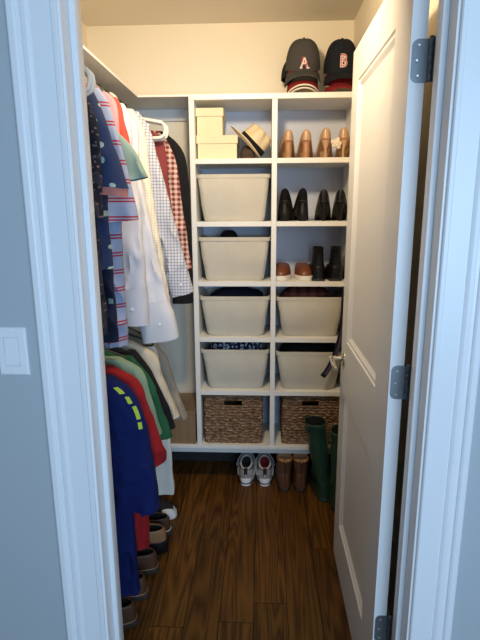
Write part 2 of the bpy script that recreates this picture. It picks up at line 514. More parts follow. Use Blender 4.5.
# ------------------------------------------------------------------ hangers and garments
def hanger(y, zr, mat, label, hl=.150, drop=.132, loop=.0, neck=.075, r=.0032, rz=0., group=None):
    o = thing('clothes_hanger', label, 'hanger', (RX, y, zr), rz, group)
    R = .0147 + r + .0006
    hk = [(0, 0, -neck), (0, 0, -neck * .72)]
    for a in (-62, -40, -15, 15, 45, 75, 105, 135, 165, 190):
        q = math.radians(a); hk.append((R * math.cos(q), 0, R * math.sin(q)))
    part('hook', tube(BM(), hk, r * .9, 8), mat, o)
    zt = -drop
    lp = loop or .022
    pts = []
    for s in (1, -1):
        arm = [(0, -neck), (.05, -neck - .006), (hl * .6, -neck + (zt + neck) * .62), (hl - .012, zt), (hl, zt - lp * .22), (hl + .002, zt - lp * .5),
               (hl - .003, zt - lp * .82), (hl - .02, zt - lp), (hl * .5, zt - lp - .004), (0, zt - lp - .005)]
        pts += [(s * x, 0, z) for x, z in (arm if s > 0 else arm[::-1])][(0 if s > 0 else 1):]
    part('frame', tube(BM(), pts, r * 1.35, 10, True), mat, o)
    return o

def hring(cx, z, hw, ht, n=36, amp=0., k=40., ph=0., tilt=0., ex=.75, dy=0.):
    out = []
    for i in range(n):
        a = 2 * PI * i / n; c, s = math.cos(a), math.sin(a)
        x = cx + hw * sg(c, ex)
        y = dy + ht * sg(s, ex) + amp * math.sin(k * x + ph)
        out.append((x, y, z + tilt * c))
    return out

def wob(rings, amp, seed, sc=14.):
    out = []
    for r in rings:
        row = []
        for p in r:
            v = Vector((p[0] * sc, p[1] * sc + seed * 7.3, p[2] * sc * .7))
            d = noise.noise(v) * amp
            e = noise.noise(v * 1.7 + Vector((9, 2, 5))) * amp * .6
            row.append((p[0] + e, p[1] + d, p[2]))
        out.append(row)
    return out

def wrink(rings, seed, amp):
    # soft slanting creases in the cloth, deeper lower down
    out = []; N_ = len(rings)
    for j, r in enumerate(rings):
        t = j / max(1, N_ - 1); row = []
        for p in r:
            v = Vector((p[0] * 20 + p[2] * 4 + seed, p[2] * 7 - p[0] * 5, seed * 3.1))
            c = 1 - abs(noise.noise(v)) * 2.2
            row.append((p[0] + amp * .5 * c * t, p[1] - amp * max(0, c) ** 2 * (.3 + t) * 1.6, p[2]))
        out.append(row)
    return out

def sleeve_rings(sl, ht, seed, n=22, amp=.004, z_off=0., tilt=.0, crease=True):
    """sl: (z, outer x, half width) down the sleeve, all relative to the garment's root"""
    rows = interp(sl, n); rings = []
    for i, (z, xo, hw) in enumerate(rows):
        t = i / (n - 1)
        rings.append(hring(xo - hw, z, hw, ht * (.75 + .35 * t), 40, amp * t, 60, seed + 5 * t, tilt * t, dy=-.016 * min(1, t * 3)))
    return wrink(wob(rings, .005, seed), seed, .008) if crease else wob(rings, .003, seed)

def mirror(rings): return [[(-x, y, z) for x, y, z in r] for r in rings]

def open_end(rings, depth=.05, th=.0025):
    """turn the last ring in on itself so that the end reads as an open hem of cloth"""
    def shr(ring, f, dz=0.):
        cx = sum(p[0] for p in ring) / len(ring); cy = sum(p[1] for p in ring) / len(ring)
        return [(cx + (x - cx) * f, cy + (y - cy) * f, z + dz) for x, y, z in ring]
    return rings + [shr(rings[-1], .95, .001), shr(rings[max(-2, -len(rings))], .88), shr(rings[max(-4, -len(rings))], .80)]

def garment(name, cat, label, y, zr, mat, body, sl, ht=.028, seed=1, rz=0., collar=None, cuff=None, lining=None, long_=False, neck_z=None, n_sl=22, tilt=0., group=None, cuff_mat=None):
    """body: (z, half width) rows from the neck down; sl: sleeve rows. z are heights in the closet, x measured from the rod."""
    o = thing(name, label, cat, (RX, y, zr), rz, group)
    B = interp([(z - zr, hw, h) for z, hw, h in body], 56)
    rings = []
    for i, (z, hw, h) in enumerate(B):
        t = i / 55
        rings.append(hring(0, z, hw, ht * h, 64, .010 * t, 48 + seed * 3, seed * 1.7 + 2 * t, 0, .55))
    rings = wrink(wob(rings, .006, seed), seed + 5, .010)
    bm = BM(); loft(bm, open_end(rings, .06)); part('body', bm, mat, o)
    if sl:
        S_ = [(z - zr, x, hw) for z, x, hw in sl]
        for s in (1, -1):
            rr = sleeve_rings(S_, ht * 1.02, seed + (0 if s > 0 else .4), n_sl, tilt=tilt)
            if s < 0: rr = mirror(rr)
            kc = int(len(rr) * (1 - cuff)) + 2 if cuff else len(rr)
            bm = BM(); loft(bm, open_end(rr[:kc])); sv = part('sleeve', bm, mat, o)
            if lining:
                last = rr[-1]; cx = sum(p[0] for p in last) / len(last); cy = sum(p[1] for p in last) / len(last)
                f = lambda q, dz: [(cx + (x - cx) * q, cy + (y_ - cy) * q, z + dz) for x, y_, z in last]
                bm = BM(); loft(bm, [f(.97, -.001), f(.93, -.022), f(.84, -.020), f(.80, .03)]); part('sleeve_lining', bm, lining, sv)
            if cuff:
                k = int(len(rr) * (1 - cuff)); seg = []
                sm = sleeve_rings(S_, ht * 1.02, seed, n_sl, amp=.001, tilt=tilt, crease=False)
                if s < 0: sm = mirror(sm)
                for ring in sm[k:]:
                    cx = sum(p[0] for p in ring) / len(ring); cy = sum(p[1] for p in ring) / len(ring)
                    seg.append([(cx + (x - cx) * 1.06, cy - .006 + (y_ - cy) * 1.22, z) for x, y_, z in ring])
                lo = seg[-1]; seg.append([(x, y_, z - .004) for x, y_, z in lo])
                bm = BM(); loft(bm, open_end(seg, .04), False, True); cf = part('cuff', bm, cuff_mat or mat, sv)
                q = min(seg[len(seg) // 2], key=lambda p: p[1] + abs(p[0] - (sum(u[0] for u in seg[-1]) / len(seg[-1]))) * .2)
                part('button', lathe(BM(), [(0, -.003), (.0045, -.003), (.005, 0), (0, 0)], 14, (q[0], q[1], q[2]), 'y'), M['plate_white'], cf)
    if collar:
        cm, hgt = collar
        z0 = body[0][0] - zr
        rg = [hring(0, z0 + dz, w, h, 40, 0, ex=.9) for dz, w, h in ((-.030, .078, .034), (-.004, .066, .030), (hgt * .7, .060, .028), (hgt, .057, .026), (hgt * .9, .053, .022), (0, .050, .019))]
        bm = BM(); loft(bm, rg, False, False)
        # folded collar wings over the front
        for s in (1, -1):
            loft(bm, [[(s * .008, -.034, z0 + hgt * .5), (s * .06, -.026, z0 + hgt * .95), (s * .072, -.030, z0 - .01), (s * .028, -.040, z0 - .055)],
                      [(s * .008, -.031, z0 + hgt * .5), (s * .06, -.022, z0 + hgt * .95), (s * .072, -.026, z0 - .01), (s * .028, -.036, z0 - .055)]])
        part('collar', bm, cm, o)
    return o

def tbody(zn, hs, hem, hw, zs=None, flare=1.05):
    """neck height, half shoulder, hem height, half chest -> body rows"""
    zs = zs or zn - .075
    return [(zn, .050, .55), (zn - .018, .085, .75), (zn - .045, hs * .78, .9), (zs, hs, 1.0), (zs - .12, hw, 1.05), ((zs + hem) / 2, hw * 1.0, 1.1), (hem, hw * flare, 1.15)]

X = lambda wx: wx - RX       # closet x to garment x
def sleeve(rows): return [(z, X(x), hw) for z, x, hw in rows]

C = {}
C['floral'] = spots('dark_floral', (.010, .012, .022), (.13, .09, .10), 60, .22, (.035, .035, .05))
C['salmon'] = cloth('salmon_lining', (.52, .20, .17))
C['navy_palm'] = spots('navy_palm_print', (.026, .040, .100), (.34, .46, .40), 17, .20)
C['rugby'] = stripes('striped_polo', (.28, .33, .47), (.32, .035, .05), .054, .004, .045, .085)
C['seafoam'] = cloth('seafoam', (.20, .29, .265))
C['lavender'] = cloth('lavender', (.48, .47, .56))
C['pink'] = cloth('pink_cotton', (.66, .27, .30))
C['red'] = cloth('red_cotton', (.62, .075, .05))
C['white'] = cloth('white_cotton', (.60, .60, .65), var=.05)
C['white2'] = cloth('white_poplin', (.66, .66, .70), var=.05)
C['cream'] = check('cream_check', (.80, .76, .64), (.55, .48, .36), .0095, .25)
C['bluegingham'] = check('blue_gingham', (.60, .61, .65), (.17, .20, .32), .0125, .32)
C['burgundy'] = cloth('burgundy', (.22, .045, .045))
C['redgingham'] = check('red_gingham', (.66, .48, .40), (.17, .016, .022), .022, .5)
C['black'] = cloth('black_wool', (.010, .010, .012))
C['beigecloth'] = cloth('beige_cotton', (.60, .52, .40))
C['navyplain'] = cloth('navy_plain', (.014, .018, .040))
C['royal'] = cloth('royal_fleece', (.005, .012, .085), var=.2)
C['lime'] = cloth('lime_patch', (.40, .55, .06))
C['redlow'] = cloth('red_knit', (.29, .013, .016))
C['sage'] = cloth('sage_cotton', (.23, .32, .22))
C['bottle'] = cloth('bottle_green', (.018, .095, .045))
C['khaki'] = cloth('khaki_cotton', (.56, .49, .38))
C['taupe'] = cloth('taupe_knit', (.30, .26, .21))
C['offwhite'] = cloth('offwhite_denim', (.70, .66, .58))

HW, HB = M['hanger_white'], M['hanger_black']
GH = None
# --- upper rail, from the doorway inwards
for i, (y, rz) in enumerate(((1.235, .05), (1.275, -.03))):
    hanger(y, ZU, HW, ('empty white tubular hanger next to the door frame', 'empty white tubular hanger just behind the one by the door frame')[i], .216, .118, .056, .06, .0042, rz)
garment('shirt', 'shirt', 'dark floral shirt with salmon shoulder half hidden by the door frame', 1.335, ZU, C['floral'],
        tbody(1.868, .165, 1.15, .180), sleeve([(1.815, -.470, .05), (1.72, -.430, .060), (1.60, -.425, .066), (1.475, -.428, .070)]), .026, 1, .03, (C['salmon'], .03))
hanger(1.335, ZU, HW, 'white hanger holding the dark floral shirt')
garment('shirt', 'shirt', 'navy short-sleeved shirt with small green palm print on the upper rail', 1.415, ZU, C['navy_palm'],
        tbody(1.868, .170, 1.33, .180), sleeve([(1.822, -.468, .05), (1.76, -.438, .058), (1.66, -.405, .066), (1.560, -.376, .074)]), .030, 2, .02, (C['navy_palm'], .03), lining=C['salmon'], tilt=-.006)
hanger(1.415, ZU, HW, 'white hanger holding the navy palm-print shirt')
o = garment('polo_shirt', 'shirt', 'dark navy polo shirt with pale green chest mark hanging behind the palm-print shirt', 1.460, ZU, C['navyplain'],
        tbody(1.862, .160, 1.10, .175), sleeve([(1.80, -.478, .05), (1.72, -.450, .055), (1.62, -.450, .06)]), .020, 3, 0)
part('chest_mark', box(BM(), .166, .180, -.024, -.014, -.725, -.708, .001), C['seafoam'], o, label='pale green mark')
hanger(1.460, ZU, HW, 'white hanger holding the dark navy polo shirt')
garment('polo_shirt', 'shirt', 'pale blue polo shirt with paired red stripes and wide short sleeves', 1.520, ZU, C['rugby'],
        tbody(1.868, .172, 1.070, .192, flare=.99), sleeve([(1.845, -.478, .04), (1.80, -.450, .052), (1.70, -.424, .060), (1.58, -.396, .062), (1.462, -.376, .066)]), .026, 4, .0, (C['white'], .034), tilt=.006)
hanger(1.520, ZU, HW, 'white hanger holding the red-striped polo shirt')
garment('polo_shirt', 'shirt', 'seafoam green polo shirt with short sleeves between the striped polo and white shirts', 1.600, ZU, C['seafoam'],
        tbody(1.850, .155, 1.30, .146), sleeve([(1.79, -.480, .04), (1.74, -.456, .05), (1.675, -.402, .056), (1.585, -.362, .062)]), .026, 5, 0, (C['seafoam'], .026), tilt=.012)
hanger(1.600, ZU, HW, 'white hanger holding the seafoam polo shirt')
garment('shirt', 'shirt', 'pink cotton shirt next to the bright red one', 1.665, ZU, C['pink'],
        tbody(1.872, .150, 1.46, .124), sleeve([(1.862, -.495, .03), (1.84, -.474, .045), (1.80, -.464, .05), (1.74, -.460, .05), (1.62, -.460, .055)]), .024, 6, 0, (C['lavender'], .03))
hanger(1.665, ZU, HW, 'white hanger holding the pink shirt')
garment('shirt', 'shirt', 'bright red shirt between the pink one and cream white shirts', 1.725, ZU, C['red'],
        tbody(1.872, .150, 1.46, .124), sleeve([(1.860, -.485, .03), (1.835, -.470, .045), (1.78, -.460, .05), (1.70, -.446, .055), (1.62, -.462, .05)]), .024, 7, 0, (C['red'], .03))
hanger(1.725, ZU, HW, 'white hanger holding the bright red shirt')
garment('dress_shirt', 'shirt', 'white long-sleeved dress shirt with narrow buttoned cuff, the nearer of two', 1.790, ZU, C['white'],
        tbody(1.876, .168, 1.12, .168), sleeve([(1.862, -.498, .03), (1.80, -.476, .05), (1.58, -.444, .054), (1.30, -.428, .050), (1.085, -.426, .046)]), .030, 8.55, .0, (C['white'], .034), .17, n_sl=54)
hanger(1.790, ZU, HW, 'white hanger holding the white dress shirt with narrow cuff')
garment('dress_shirt', 'shirt', 'white long-sleeved dress shirt with wide cuff reaching lowest of the upper rail', 1.885, ZU, C['white2'],
        tbody(1.878, .168, 1.12, .170), sleeve([(1.872, -.505, .03), (1.82, -.480, .05), (1.62, -.452, .056), (1.40, -.416, .060), (1.16, -.372, .058), (1.125, -.362, .058), (1.095, -.350, .066), (1.000, -.333, .067)]), .034, 9, .0, (C['white2'], .034), .17, n_sl=54, tilt=.012)
hanger(1.885, ZU, HW, 'white hanger holding the white dress shirt with wide cuff')
garment('dress_shirt', 'shirt', 'cream dress shirt with fine tan checks and buttoned cuff', 1.985, ZU, C['cream'],
        tbody(1.880, .168, 1.14, .170), sleeve([(1.872, -.495, .03), (1.80, -.458, .05), (1.60, -.436, .05), (1.40, -.414, .050), (1.115, -.380, .044)]), .028, 10, .0, (C['cream'], .034), .14, n_sl=54)
hanger(1.985, ZU, HB, 'black hanger holding the cream checked shirt')
garment('dress_shirt', 'shirt', 'white dress shirt with blue windowpane gingham beside the cream checked shirt', 2.070, ZU, C['bluegingham'],
        tbody(1.884, .170, 1.16, .172), sleeve([(1.878, -.495, .03), (1.815, -.456, .05), (1.68, -.420, .05), (1.53, -.384, .050), (1.32, -.338, .048), (1.150, -.295, .046)]), .028, 11, .0, (C['bluegingham'], .034), .14, n_sl=54, tilt=.014)
hanger(2.070, ZU, HB, 'black hanger holding the blue gingham shirt')
for i, (y, rz, hl) in enumerate(((2.135, .03, .222), (2.165, -.02, .226))):
    hanger(y, ZU, HW, ('empty white tubular hanger beside the blue gingham shirt', 'empty white tubular hanger beside the burgundy shirt')[i], hl, .094 + .004 * i, .060, .058, .0052, rz)
garment('shirt', 'shirt', 'burgundy shirt partly covering the red gingham shirt', 2.205, ZU, C['burgundy'],
        tbody(1.858, .165, 1.2, .170), sleeve([(1.82, -.465, .04), (1.77, -.425, .05), (1.62, -.410, .05), (1.45, -.392, .045), (1.30, -.378, .042)]), .022, 12, 0, n_sl=44)
hanger(2.205, ZU, HB, 'black hanger holding the burgundy shirt')
garment('dress_shirt', 'shirt', 'red and cream gingham dress shirt beside the black jacket', 2.255, ZU, C['redgingham'],
        tbody(1.862, .170, 1.2, .172), sleeve([(1.835, -.460, .04), (1.80, -.425, .045), (1.71, -.385, .045), (1.50, -.358, .045), (1.235, -.328, .042)]), .024, 13, .0, (C['redgingham'], .03), n_sl=44)
hanger(2.255, ZU, HB, 'black hanger holding the red gingham shirt')
garment('jacket', 'jacket', 'black jacket hanging last on the upper rail beside the cubbies', 2.345, ZU, C['black'],
        tbody(1.872, .190, 1.10, .200), sleeve([(1.845, -.455, .04), (1.80, -.395, .05), (1.72, -.353, .052), (1.50, -.338, .052), (1.060, -.336, .050)]), .036, 14, .0, (C['black'], .03), n_sl=44)
hanger(2.345, ZU, HB, 'black hanger holding the black jacket')

# --- lower rail
def lbody(hs, hem, hw, zn=1.022): return tbody(zn, hs, hem, hw, zn - .065)
o = garment('hooded_jacket', 'jacket', 'royal blue hooded jacket with lime patches on its sleeve', 1.420, ZL, C['royal'],
        lbody(.178, .235, .205), sleeve([(.992, -.455, .04), (.955, -.405, .060), (.87, -.366, .066), (.72, -.343, .072), (.565, -.330, .074)]), .042, 21, .0, (C['royal'], .03), n_sl=44)
def patch_on(o, sl, ht, seed, t0, t1, a0, a1, n=44):
    rr = sleeve_rings([(z - ZL, x, hw) for z, x, hw in sl], ht * 1.02, seed, n)
    i0, i1 = int(t0 * n), max(int(t0 * n) + 1, int(t1 * n))
    rows = []
    for ring in rr[i0:i1 + 1]:
        rows.append([(x, y - .0035, z) for x, y, z in ring[a0:a1 + 1]])
    back = [[(x, y + .003, z) for x, y, z in r] for r in rows]
    bm = BM(); loft(bm, [r + b[::-1] for r, b in zip(rows, back)])
    return bm
SLB = sleeve([(.992, -.455, .04), (.955, -.405, .060), (.87, -.366, .066), (.72, -.343, .072), (.565, -.330, .074)])
for t0, t1, a0 in ((.05, .10, 33), (.13, .17, 34), (.20, .28, 35), (.31, .35, 35)):
    part('shoulder_patch', patch_on(o, SLB, .042, 21, t0, t1, a0, a0 + 2), C['lime'], o, label='lime green patch')
hanger(1.420, ZL, HB, 'black hanger holding the royal blue hooded jacket', .145, .100, neck=.055)
garment('sweater', 'sweater', 'deep red sweater hanging behind the royal blue jacket', 1.505, ZL, C['redlow'],
        lbody(.180, .345, .225), sleeve([(.998, -.480, .04), (.956, -.405, .055), (.88, -.374, .058), (.71, -.324, .056), (.675, -.322, .054)]), .030, 22, .0, (C['redlow'], .024), n_sl=40)
hanger(1.505, ZL, HB, 'black hanger holding the deep red sweater', .145, .100, neck=.055)
garment('polo_shirt', 'shirt', 'sage green polo shirt hanging between the red sweater and bottle green shirt', 1.585, ZL, C['sage'],
        lbody(.182, .50, .205, 1.03), sleeve([(1.005, -.480, .04), (.968, -.412, .05), (.88, -.382, .052), (.735, -.349, .050)]), .026, 23, .0, (C['sage'], .03), n_sl=40)
hanger(1.585, ZL, HB, 'black hanger holding the sage green polo shirt', .145, .100, neck=.055)
garment('shirt', 'shirt', 'bottle green shirt between the sage polo and the black shirt', 1.665, ZL, C['bottle'],
        lbody(.182, .48, .205), sleeve([(.985, -.465, .04), (.905, -.398, .05), (.80, -.362, .05), (.690, -.330, .048)]), .024, 24, .0, n_sl=40)
hanger(1.665, ZL, HB, 'black hanger holding the bottle green shirt', .145, .100, neck=.055)
garment('shirt', 'shirt', 'black shirt on the lower rail between bottle green and khaki ones', 1.735, ZL, C['black'],
        lbody(.182, .50, .20), sleeve([(.988, -.470, .04), (.905, -.408, .05), (.80, -.365, .05), (.690, -.328, .046)]), .026, 25, .0, n_sl=40)
hanger(1.735, ZL, HB, 'black hanger holding the black shirt on the lower rail', .145, .100, neck=.055)
garment('shirt', 'shirt', 'khaki shirt hanging below the white cuffs on the lower rail', 1.820, ZL, C['khaki'],
        lbody(.185, .52, .205, 1.03), sleeve([(1.0, -.505, .03), (.95, -.415, .05), (.86, -.388, .05), (.705, -.328, .048)]), .030, 26, .0, (C['khaki'], .028), n_sl=40)
hanger(1.820, ZL, HB, 'black hanger holding the khaki shirt', .145, .100, neck=.055)
o = thing('trousers', 'off-white trousers folded over a hanger beneath the red sweater', 'trousers', (RX, 1.905, ZL))
B = interp([(-.128, .19, .6), (-.15, .20, 1.), (-.45, .235, 1.05), (-.70, .248, 1.1), (-.785, .248, 1.12)], 26)
bm = BM(); loft(bm, open_end(wob([hring(0, z, hw, .020 * h, 56, .006, 52, 3, 0, .45) for z, hw, h in B], .007, 31), .05)); part('legs', bm, C['offwhite'], o)
B2 = [hring(0, z, .2505, .0245, 56, .006, 52, 3, 0, .45) for z in (-.735, -.77, -.79)]
bm = BM(); loft(bm, open_end(wob(B2, .007, 31), .03), False, True); part('hem_fold', bm, C['offwhite'], o)
hanger(1.905, ZL, HB, 'black hanger holding the off-white trousers', .185, .108, neck=.055)
garment('sweater', 'sweater', 'taupe grey sweater hanging last on the lower rail', 1.985, ZL, C['taupe'],
        lbody(.180, .58, .205), sleeve([(.975, -.470, .03), (.935, -.440, .045), (.89, -.402, .05), (.78, -.372, .05), (.625, -.322, .046)]), .028, 27, .0, n_sl=40)
hanger(1.985, ZL, HB, 'black hanger holding the taupe sweater', .145, .100, neck=.055)

# ------------------------------------------------------------------ shoes
def foot(L_, W_, pt=.5, heelw=.70, n=36, e=.62):
    """outline of a foot: heel at x=0, toe at x=L; pt sharpens the toe"""
    out = []
    for i in range(n):
        a = 2 * PI * i / n
        u = .5 - .5 * math.cos(a)
        m = heelw + (1 - heelw) * min(1, max(0, (u - .25) / .4)) ** 1.2
        if u > .7: m *= 1 - (u - .7) / .3 * pt * .6
        out.append((L_ * u, W_ / 2 * sg(math.sin(a), e) * m, u))
    return out

def oval(x0, x1, w, n=36, e=.9):
    out = []
    for i in range(n):
        a = 2 * PI * i / n; u = .5 - .5 * math.cos(a)
        out.append((x0 + (x1 - x0) * u, w / 2 * sg(math.sin(a), e), u))
    return out

def shoe(o, L_, W_, sole_h, up, sole, lin, op, zo, pt=.3, heelw=.72, welt=.004, shaft=None, zb=None, upper_name='upper', bulge=1.0, sole_name='sole'):
    """op: (x0, x1, width) of the opening; zo: (height at heel, height at front); shaft: rows (z, x0, x1, w) above the opening"""
    zb = zb or (lambda x: 0.)
    F = foot(L_, W_, pt, heelw)
    bm = BM()
    sc = lambda k, dz, f=1.: [(L_ / 2 + (x - L_ / 2) * k, y * k, zb(x) + dz) for x, y, u in F]
    kk = 1 + welt * 2 / W_ * .6
    loft(bm, [sc(kk * .97, 0), sc(kk, .003), sc(kk, sole_h - .002), sc(kk * .99, sole_h)])
    part(sole_name, bm, sole, o)
    O = oval(*op)
    rings = []
    N = 12
    for k in range(N + 1):
        t = k / N; h = (1 - math.cos(t * PI / 2)) ** bulge; v = math.sin(t * PI / 2)
        row = []
        for (x, y, u), (ox, oy, ou) in zip(F, O):
            z0 = sole_h * .9 + zb(x); z1 = zo[0] + (zo[1] - zo[0]) * ou
            row.append((x + (ox - x) * h, y * .985 + (oy - y * .985) * h, z0 + (z1 - z0) * v))
        rings.append(row)
    if shaft:
        for z, a, b, w in shaft: rings.append([(x, y, z + (0 if isinstance(z, float) else 0)) for x, y, u in oval(a, b, w)])
    top = rings[-1]
    cx = sum(p[0] for p in top) / len(top)
    ins = lambda f, dz: [(cx + (x - cx) * f, y * f, z + dz) for x, y, z in top]
    bm = BM(); loft(bm, rings + [ins(.96, .002), ins(.91, -.001)], True, False); part(upper_name, bm, up, o)
    d = .035 if not shaft else min(.08, shaft[-1][0] - .150) if shaft[-1][0] < .3 else .08
    bm = BM(); loft(bm, [ins(.915, -.0005), ins(.88, -d * .5), ins(.83, -d)], False, True); part('lining', bm, lin, o)
    return rings

def pump(label, x, y, z, rz, mat, heelmat, L_=.215, hh=.078, group=None, stem_w=.008, counter=.052, rosette=False):
    o = thing('pump_shoe', label, 'shoe', (x, y, z), rz, group)
    zb = lambda q: hh * (1 - min(1, max(0, q / (L_ * .66))) ** 1.0) ** .9 if q < L_ * .66 else 0.
    zbs = lambda q: hh * .5 * (1 + math.cos(PI * min(1, max(0, (q - .015) / (L_ * .66)))))
    shoe(o, L_, .090, .006, mat, M['black_sole'] if mat is not M['nude'] else M['heel_tan'], M['lining_tan'] if mat is M['nude'] else M['black_sole'],
         (.004, L_ * .72, .056), (hh + counter, .034), .75, .66, .001, zb=zbs)
    bm = BM()
    rows = [(0, stem_w * .9, stem_w * .9, .016), (.004, stem_w, stem_w, .016), (hh * .5, stem_w * 1.15, stem_w * 1.2, .016), (hh * .82, .016, .016, .020), (hh * .99, .022, .024, .026)]
    loft(bm, [[(cx + ry * math.cos(a), rx * math.sin(a), q) for a in [2 * PI * i / 20 for i in range(20)]] for q, rx, ry, cx in rows])
    part('heel', bm, heelmat, o)
    if rosette:
        bm = BM()
        for k in range(9):
            a = k * 2.4; rr = .006 + .0018 * k
            R_ = bmesh.ops.create_icosphere(bm, subdivisions=2, radius=.0105, matrix=Matrix.Translation((-.006 - .006 + .0008 * k, .030 + rr * math.cos(a), .066 + rr * math.sin(a))) @ Matrix.Diagonal((.55, 1, 1, 1)))
        part('rosette', bm, M['cap_white'], o, label='cream rosette')
    return o

UP = PI / 2      # toe to the back
z1 = ZT[1]
pump('nude pump with thick heel, first in the row beside the divider', .122, 2.475, z1, UP + .02, M['nude'], M['heel_tan'], stem_w=.015)
pump('nude pump with thick heel, second in the row from the divider', .206, 2.475, z1, UP - .03, M['nude'], M['heel_tan'], stem_w=.015)
pump('nude pump with thin stiletto heel standing beside the thick heeled pair', .298, 2.470, z1, UP - .06, M['nude'], M['nude'], hh=.084, stem_w=.0055)
pump('nude stiletto pump with cream rosette next to the door', .380, 2.470, z1, UP - .18, M['nude'], M['nude'], hh=.084, stem_w=.0055, rosette=True)
z2 = ZT[2]
pump('black pump with thick heel standing first in the row beside the divider', .106, 2.470, z2, UP - .10, M['black_suede'], M['black_leather'], hh=.094, stem_w=.022, counter=.062)
pump('black pump with thick heel standing second in the row from the divider', .196, 2.470, z2, UP + .02, M['black_suede'], M['black_leather'], hh=.094, stem_w=.022, counter=.062)
pump('shiny black leather pump with thin heel standing third in the row', .296, 2.470, z2, UP - .10, M['black_leather'], M['black_leather'], hh=.090, stem_w=.007, counter=.060)
pump('shiny black leather pump with thin heel standing next to the door', .377, 2.470, z2, UP - .14, M['black_leather'], M['black_leather'], hh=.090, stem_w=.007, counter=.060)
z3 = ZT[3]
def slipon(label, x, rz):
    o = thing('slip_on_shoe', label, 'shoe', (x, 2.715, z3), rz)
    shoe(o, .245, .100, .026, M['cognac'], M['white_rubber'], M['lining_tan'], (.012, .135, .060), (.060, .080), .15, .74, .004)
    bm = BM()
    for s in (-1, 1): tube(bm, [(.150, s * .034, .066), (.166, s * .014, .075), (.180, s * .002, .071)], .0022, 6)
    part('vamp_seam', bm, M['brown_boot'], o)
    return o
slipon('cognac brown slip-on shoe with white sole beside the cubby divider', .116, -PI / 2 - .10)
slipon('cognac brown slip-on shoe with white sole next to the black boot', .204, -PI / 2 + .06)
def ankle_boot(label, x, rz):
    o = thing('ankle_boot', label, 'boot', (x, 2.470, z3), rz)
    shoe(o, .25, .100, .012, M['black_leather'], M['black_sole'], M['black_suede'], (.006, .118, .066), (.075, .080), .35, .86, .002,
         shaft=[(.10, .008, .112, .060), (.135, .006, .110, .054), (.158, .003, .112, .054), (.166, .002, .112, .053)])
    part('heel', box(BM(), .002, .060, -.032, .032, -.0001, .011, .002), M['black_sole'], o)
    part('pull_tab', box(BM(), -.004, .002, -.008, .008, .140, .176, .001), M['black_suede'], o)
ankle_boot('black ankle boot standing beside the brown slip-on shoes', .283, UP + .02)
ankle_boot('black ankle boot standing next to the door', .368, UP - .06)

def sneaker(label, x, y, rz, inside):
    o = thing('running_shoe', label, 'shoe', (x, y, 0), rz)
    shoe(o, .275, .100, .046, M['sneaker_grey'], M['sneaker_white'], inside, (.012, .112, .062), (.100, .128), .2, .84, .004)
    part('sole_stripe', tube(BM(), [(.030, .0385, .020), (.008, .030, .019), (-.0035, .014, .018), (-.005, 0, .018), (-.0035, -.014, .018), (.008, -.030, .019), (.030, -.0385, .020)], .0035, 8), M['black_sole'], o, label='dark stripe')
    # heel counter, tongue, laces and side overlays
    bm = BM(); rows = []
    for z, k in ((.046, 1.02), (.060, 1.05), (.076, 1.02), (.090, .96)):
        rows.append([(.048 - .051 * k * math.cos(a), .041 * k * math.sin(a), z) for a in [math.radians(q) for q in range(-80, 81, 16)]])
    loft(bm, [r + [(x_ + .004 * (1 if abs(y_) < .03 else 0), y_ * .9, z_) for x_, y_, z_ in r[::-1]] for r in rows])
    part('heel_counter', bm, M['sneaker_silver'], o, label='silver heel counter')
    bm = BM(); loft(bm, [hring(0, 0, w, t, 20) for w, t in ((.001, .001),)] if False else [[(xx + q[1] * .5, q[0], zz + q[1]) for q in [(w * math.cos(a), t * math.sin(a)) for a in [2 * PI * i / 20 for i in range(20)]]]
              for xx, zz, w, t in ((.150, .088, .020, .004), (.132, .112, .026, .005), (.116, .138, .030, .006), (.104, .156, .028, .006), (.100, .162, .018, .004))])
    part('tongue', bm, M['sneaker_grey'], o)
    bm = BM()
    for i in range(5):
        xx = .128 + i * .016; zz = .126 - i * .012
        tube(bm, [(xx, -.030, zz - .012), (xx + .004, -.012, zz), (xx + .008, .012, zz), (xx + .004, .030, zz - .012)], .0026, 6)
    tube(bm, [(.126, 0, .130), (.108, .026, .142), (.090, .048, .112), (.098, .058, .072)], .0024, 6)
    tube(bm, [(.126, 0, .130), (.106, -.026, .144), (.088, -.050, .110), (.100, -.058, .070)], .0024, 6)
    part('laces', bm, M['lace_grey'], o)
    part('collar_edge', tube(BM(), [(x_ , y_, .100 + .028 * u) for x_, y_, u in oval(.010, .110, .062)], .0055, 8, True), M['lace_grey'], o)
    part('heel_tab', box(BM(), -.004, .004, -.010, .010, .062, .108, .002), M['sneaker_dark'], o)
    for s in (-1, 1):
        part('side_overlay', tube(BM(), [(.030, s * .043, .050), (.060, s * .047, .066), (.095, s * .046, .082), (.118, s * .036, .104)], [.004, .005, .005, .003], 8), M['sneaker_silver'], o)
sneaker('grey and white running shoe with dark inside beside its red-lined mate', -.088, 2.452, UP - .03, M['sneaker_dark'])
sneaker('grey and white running shoe with red inside beside the brown boots', .018, 2.452, UP + .02, M['sneaker_red'])

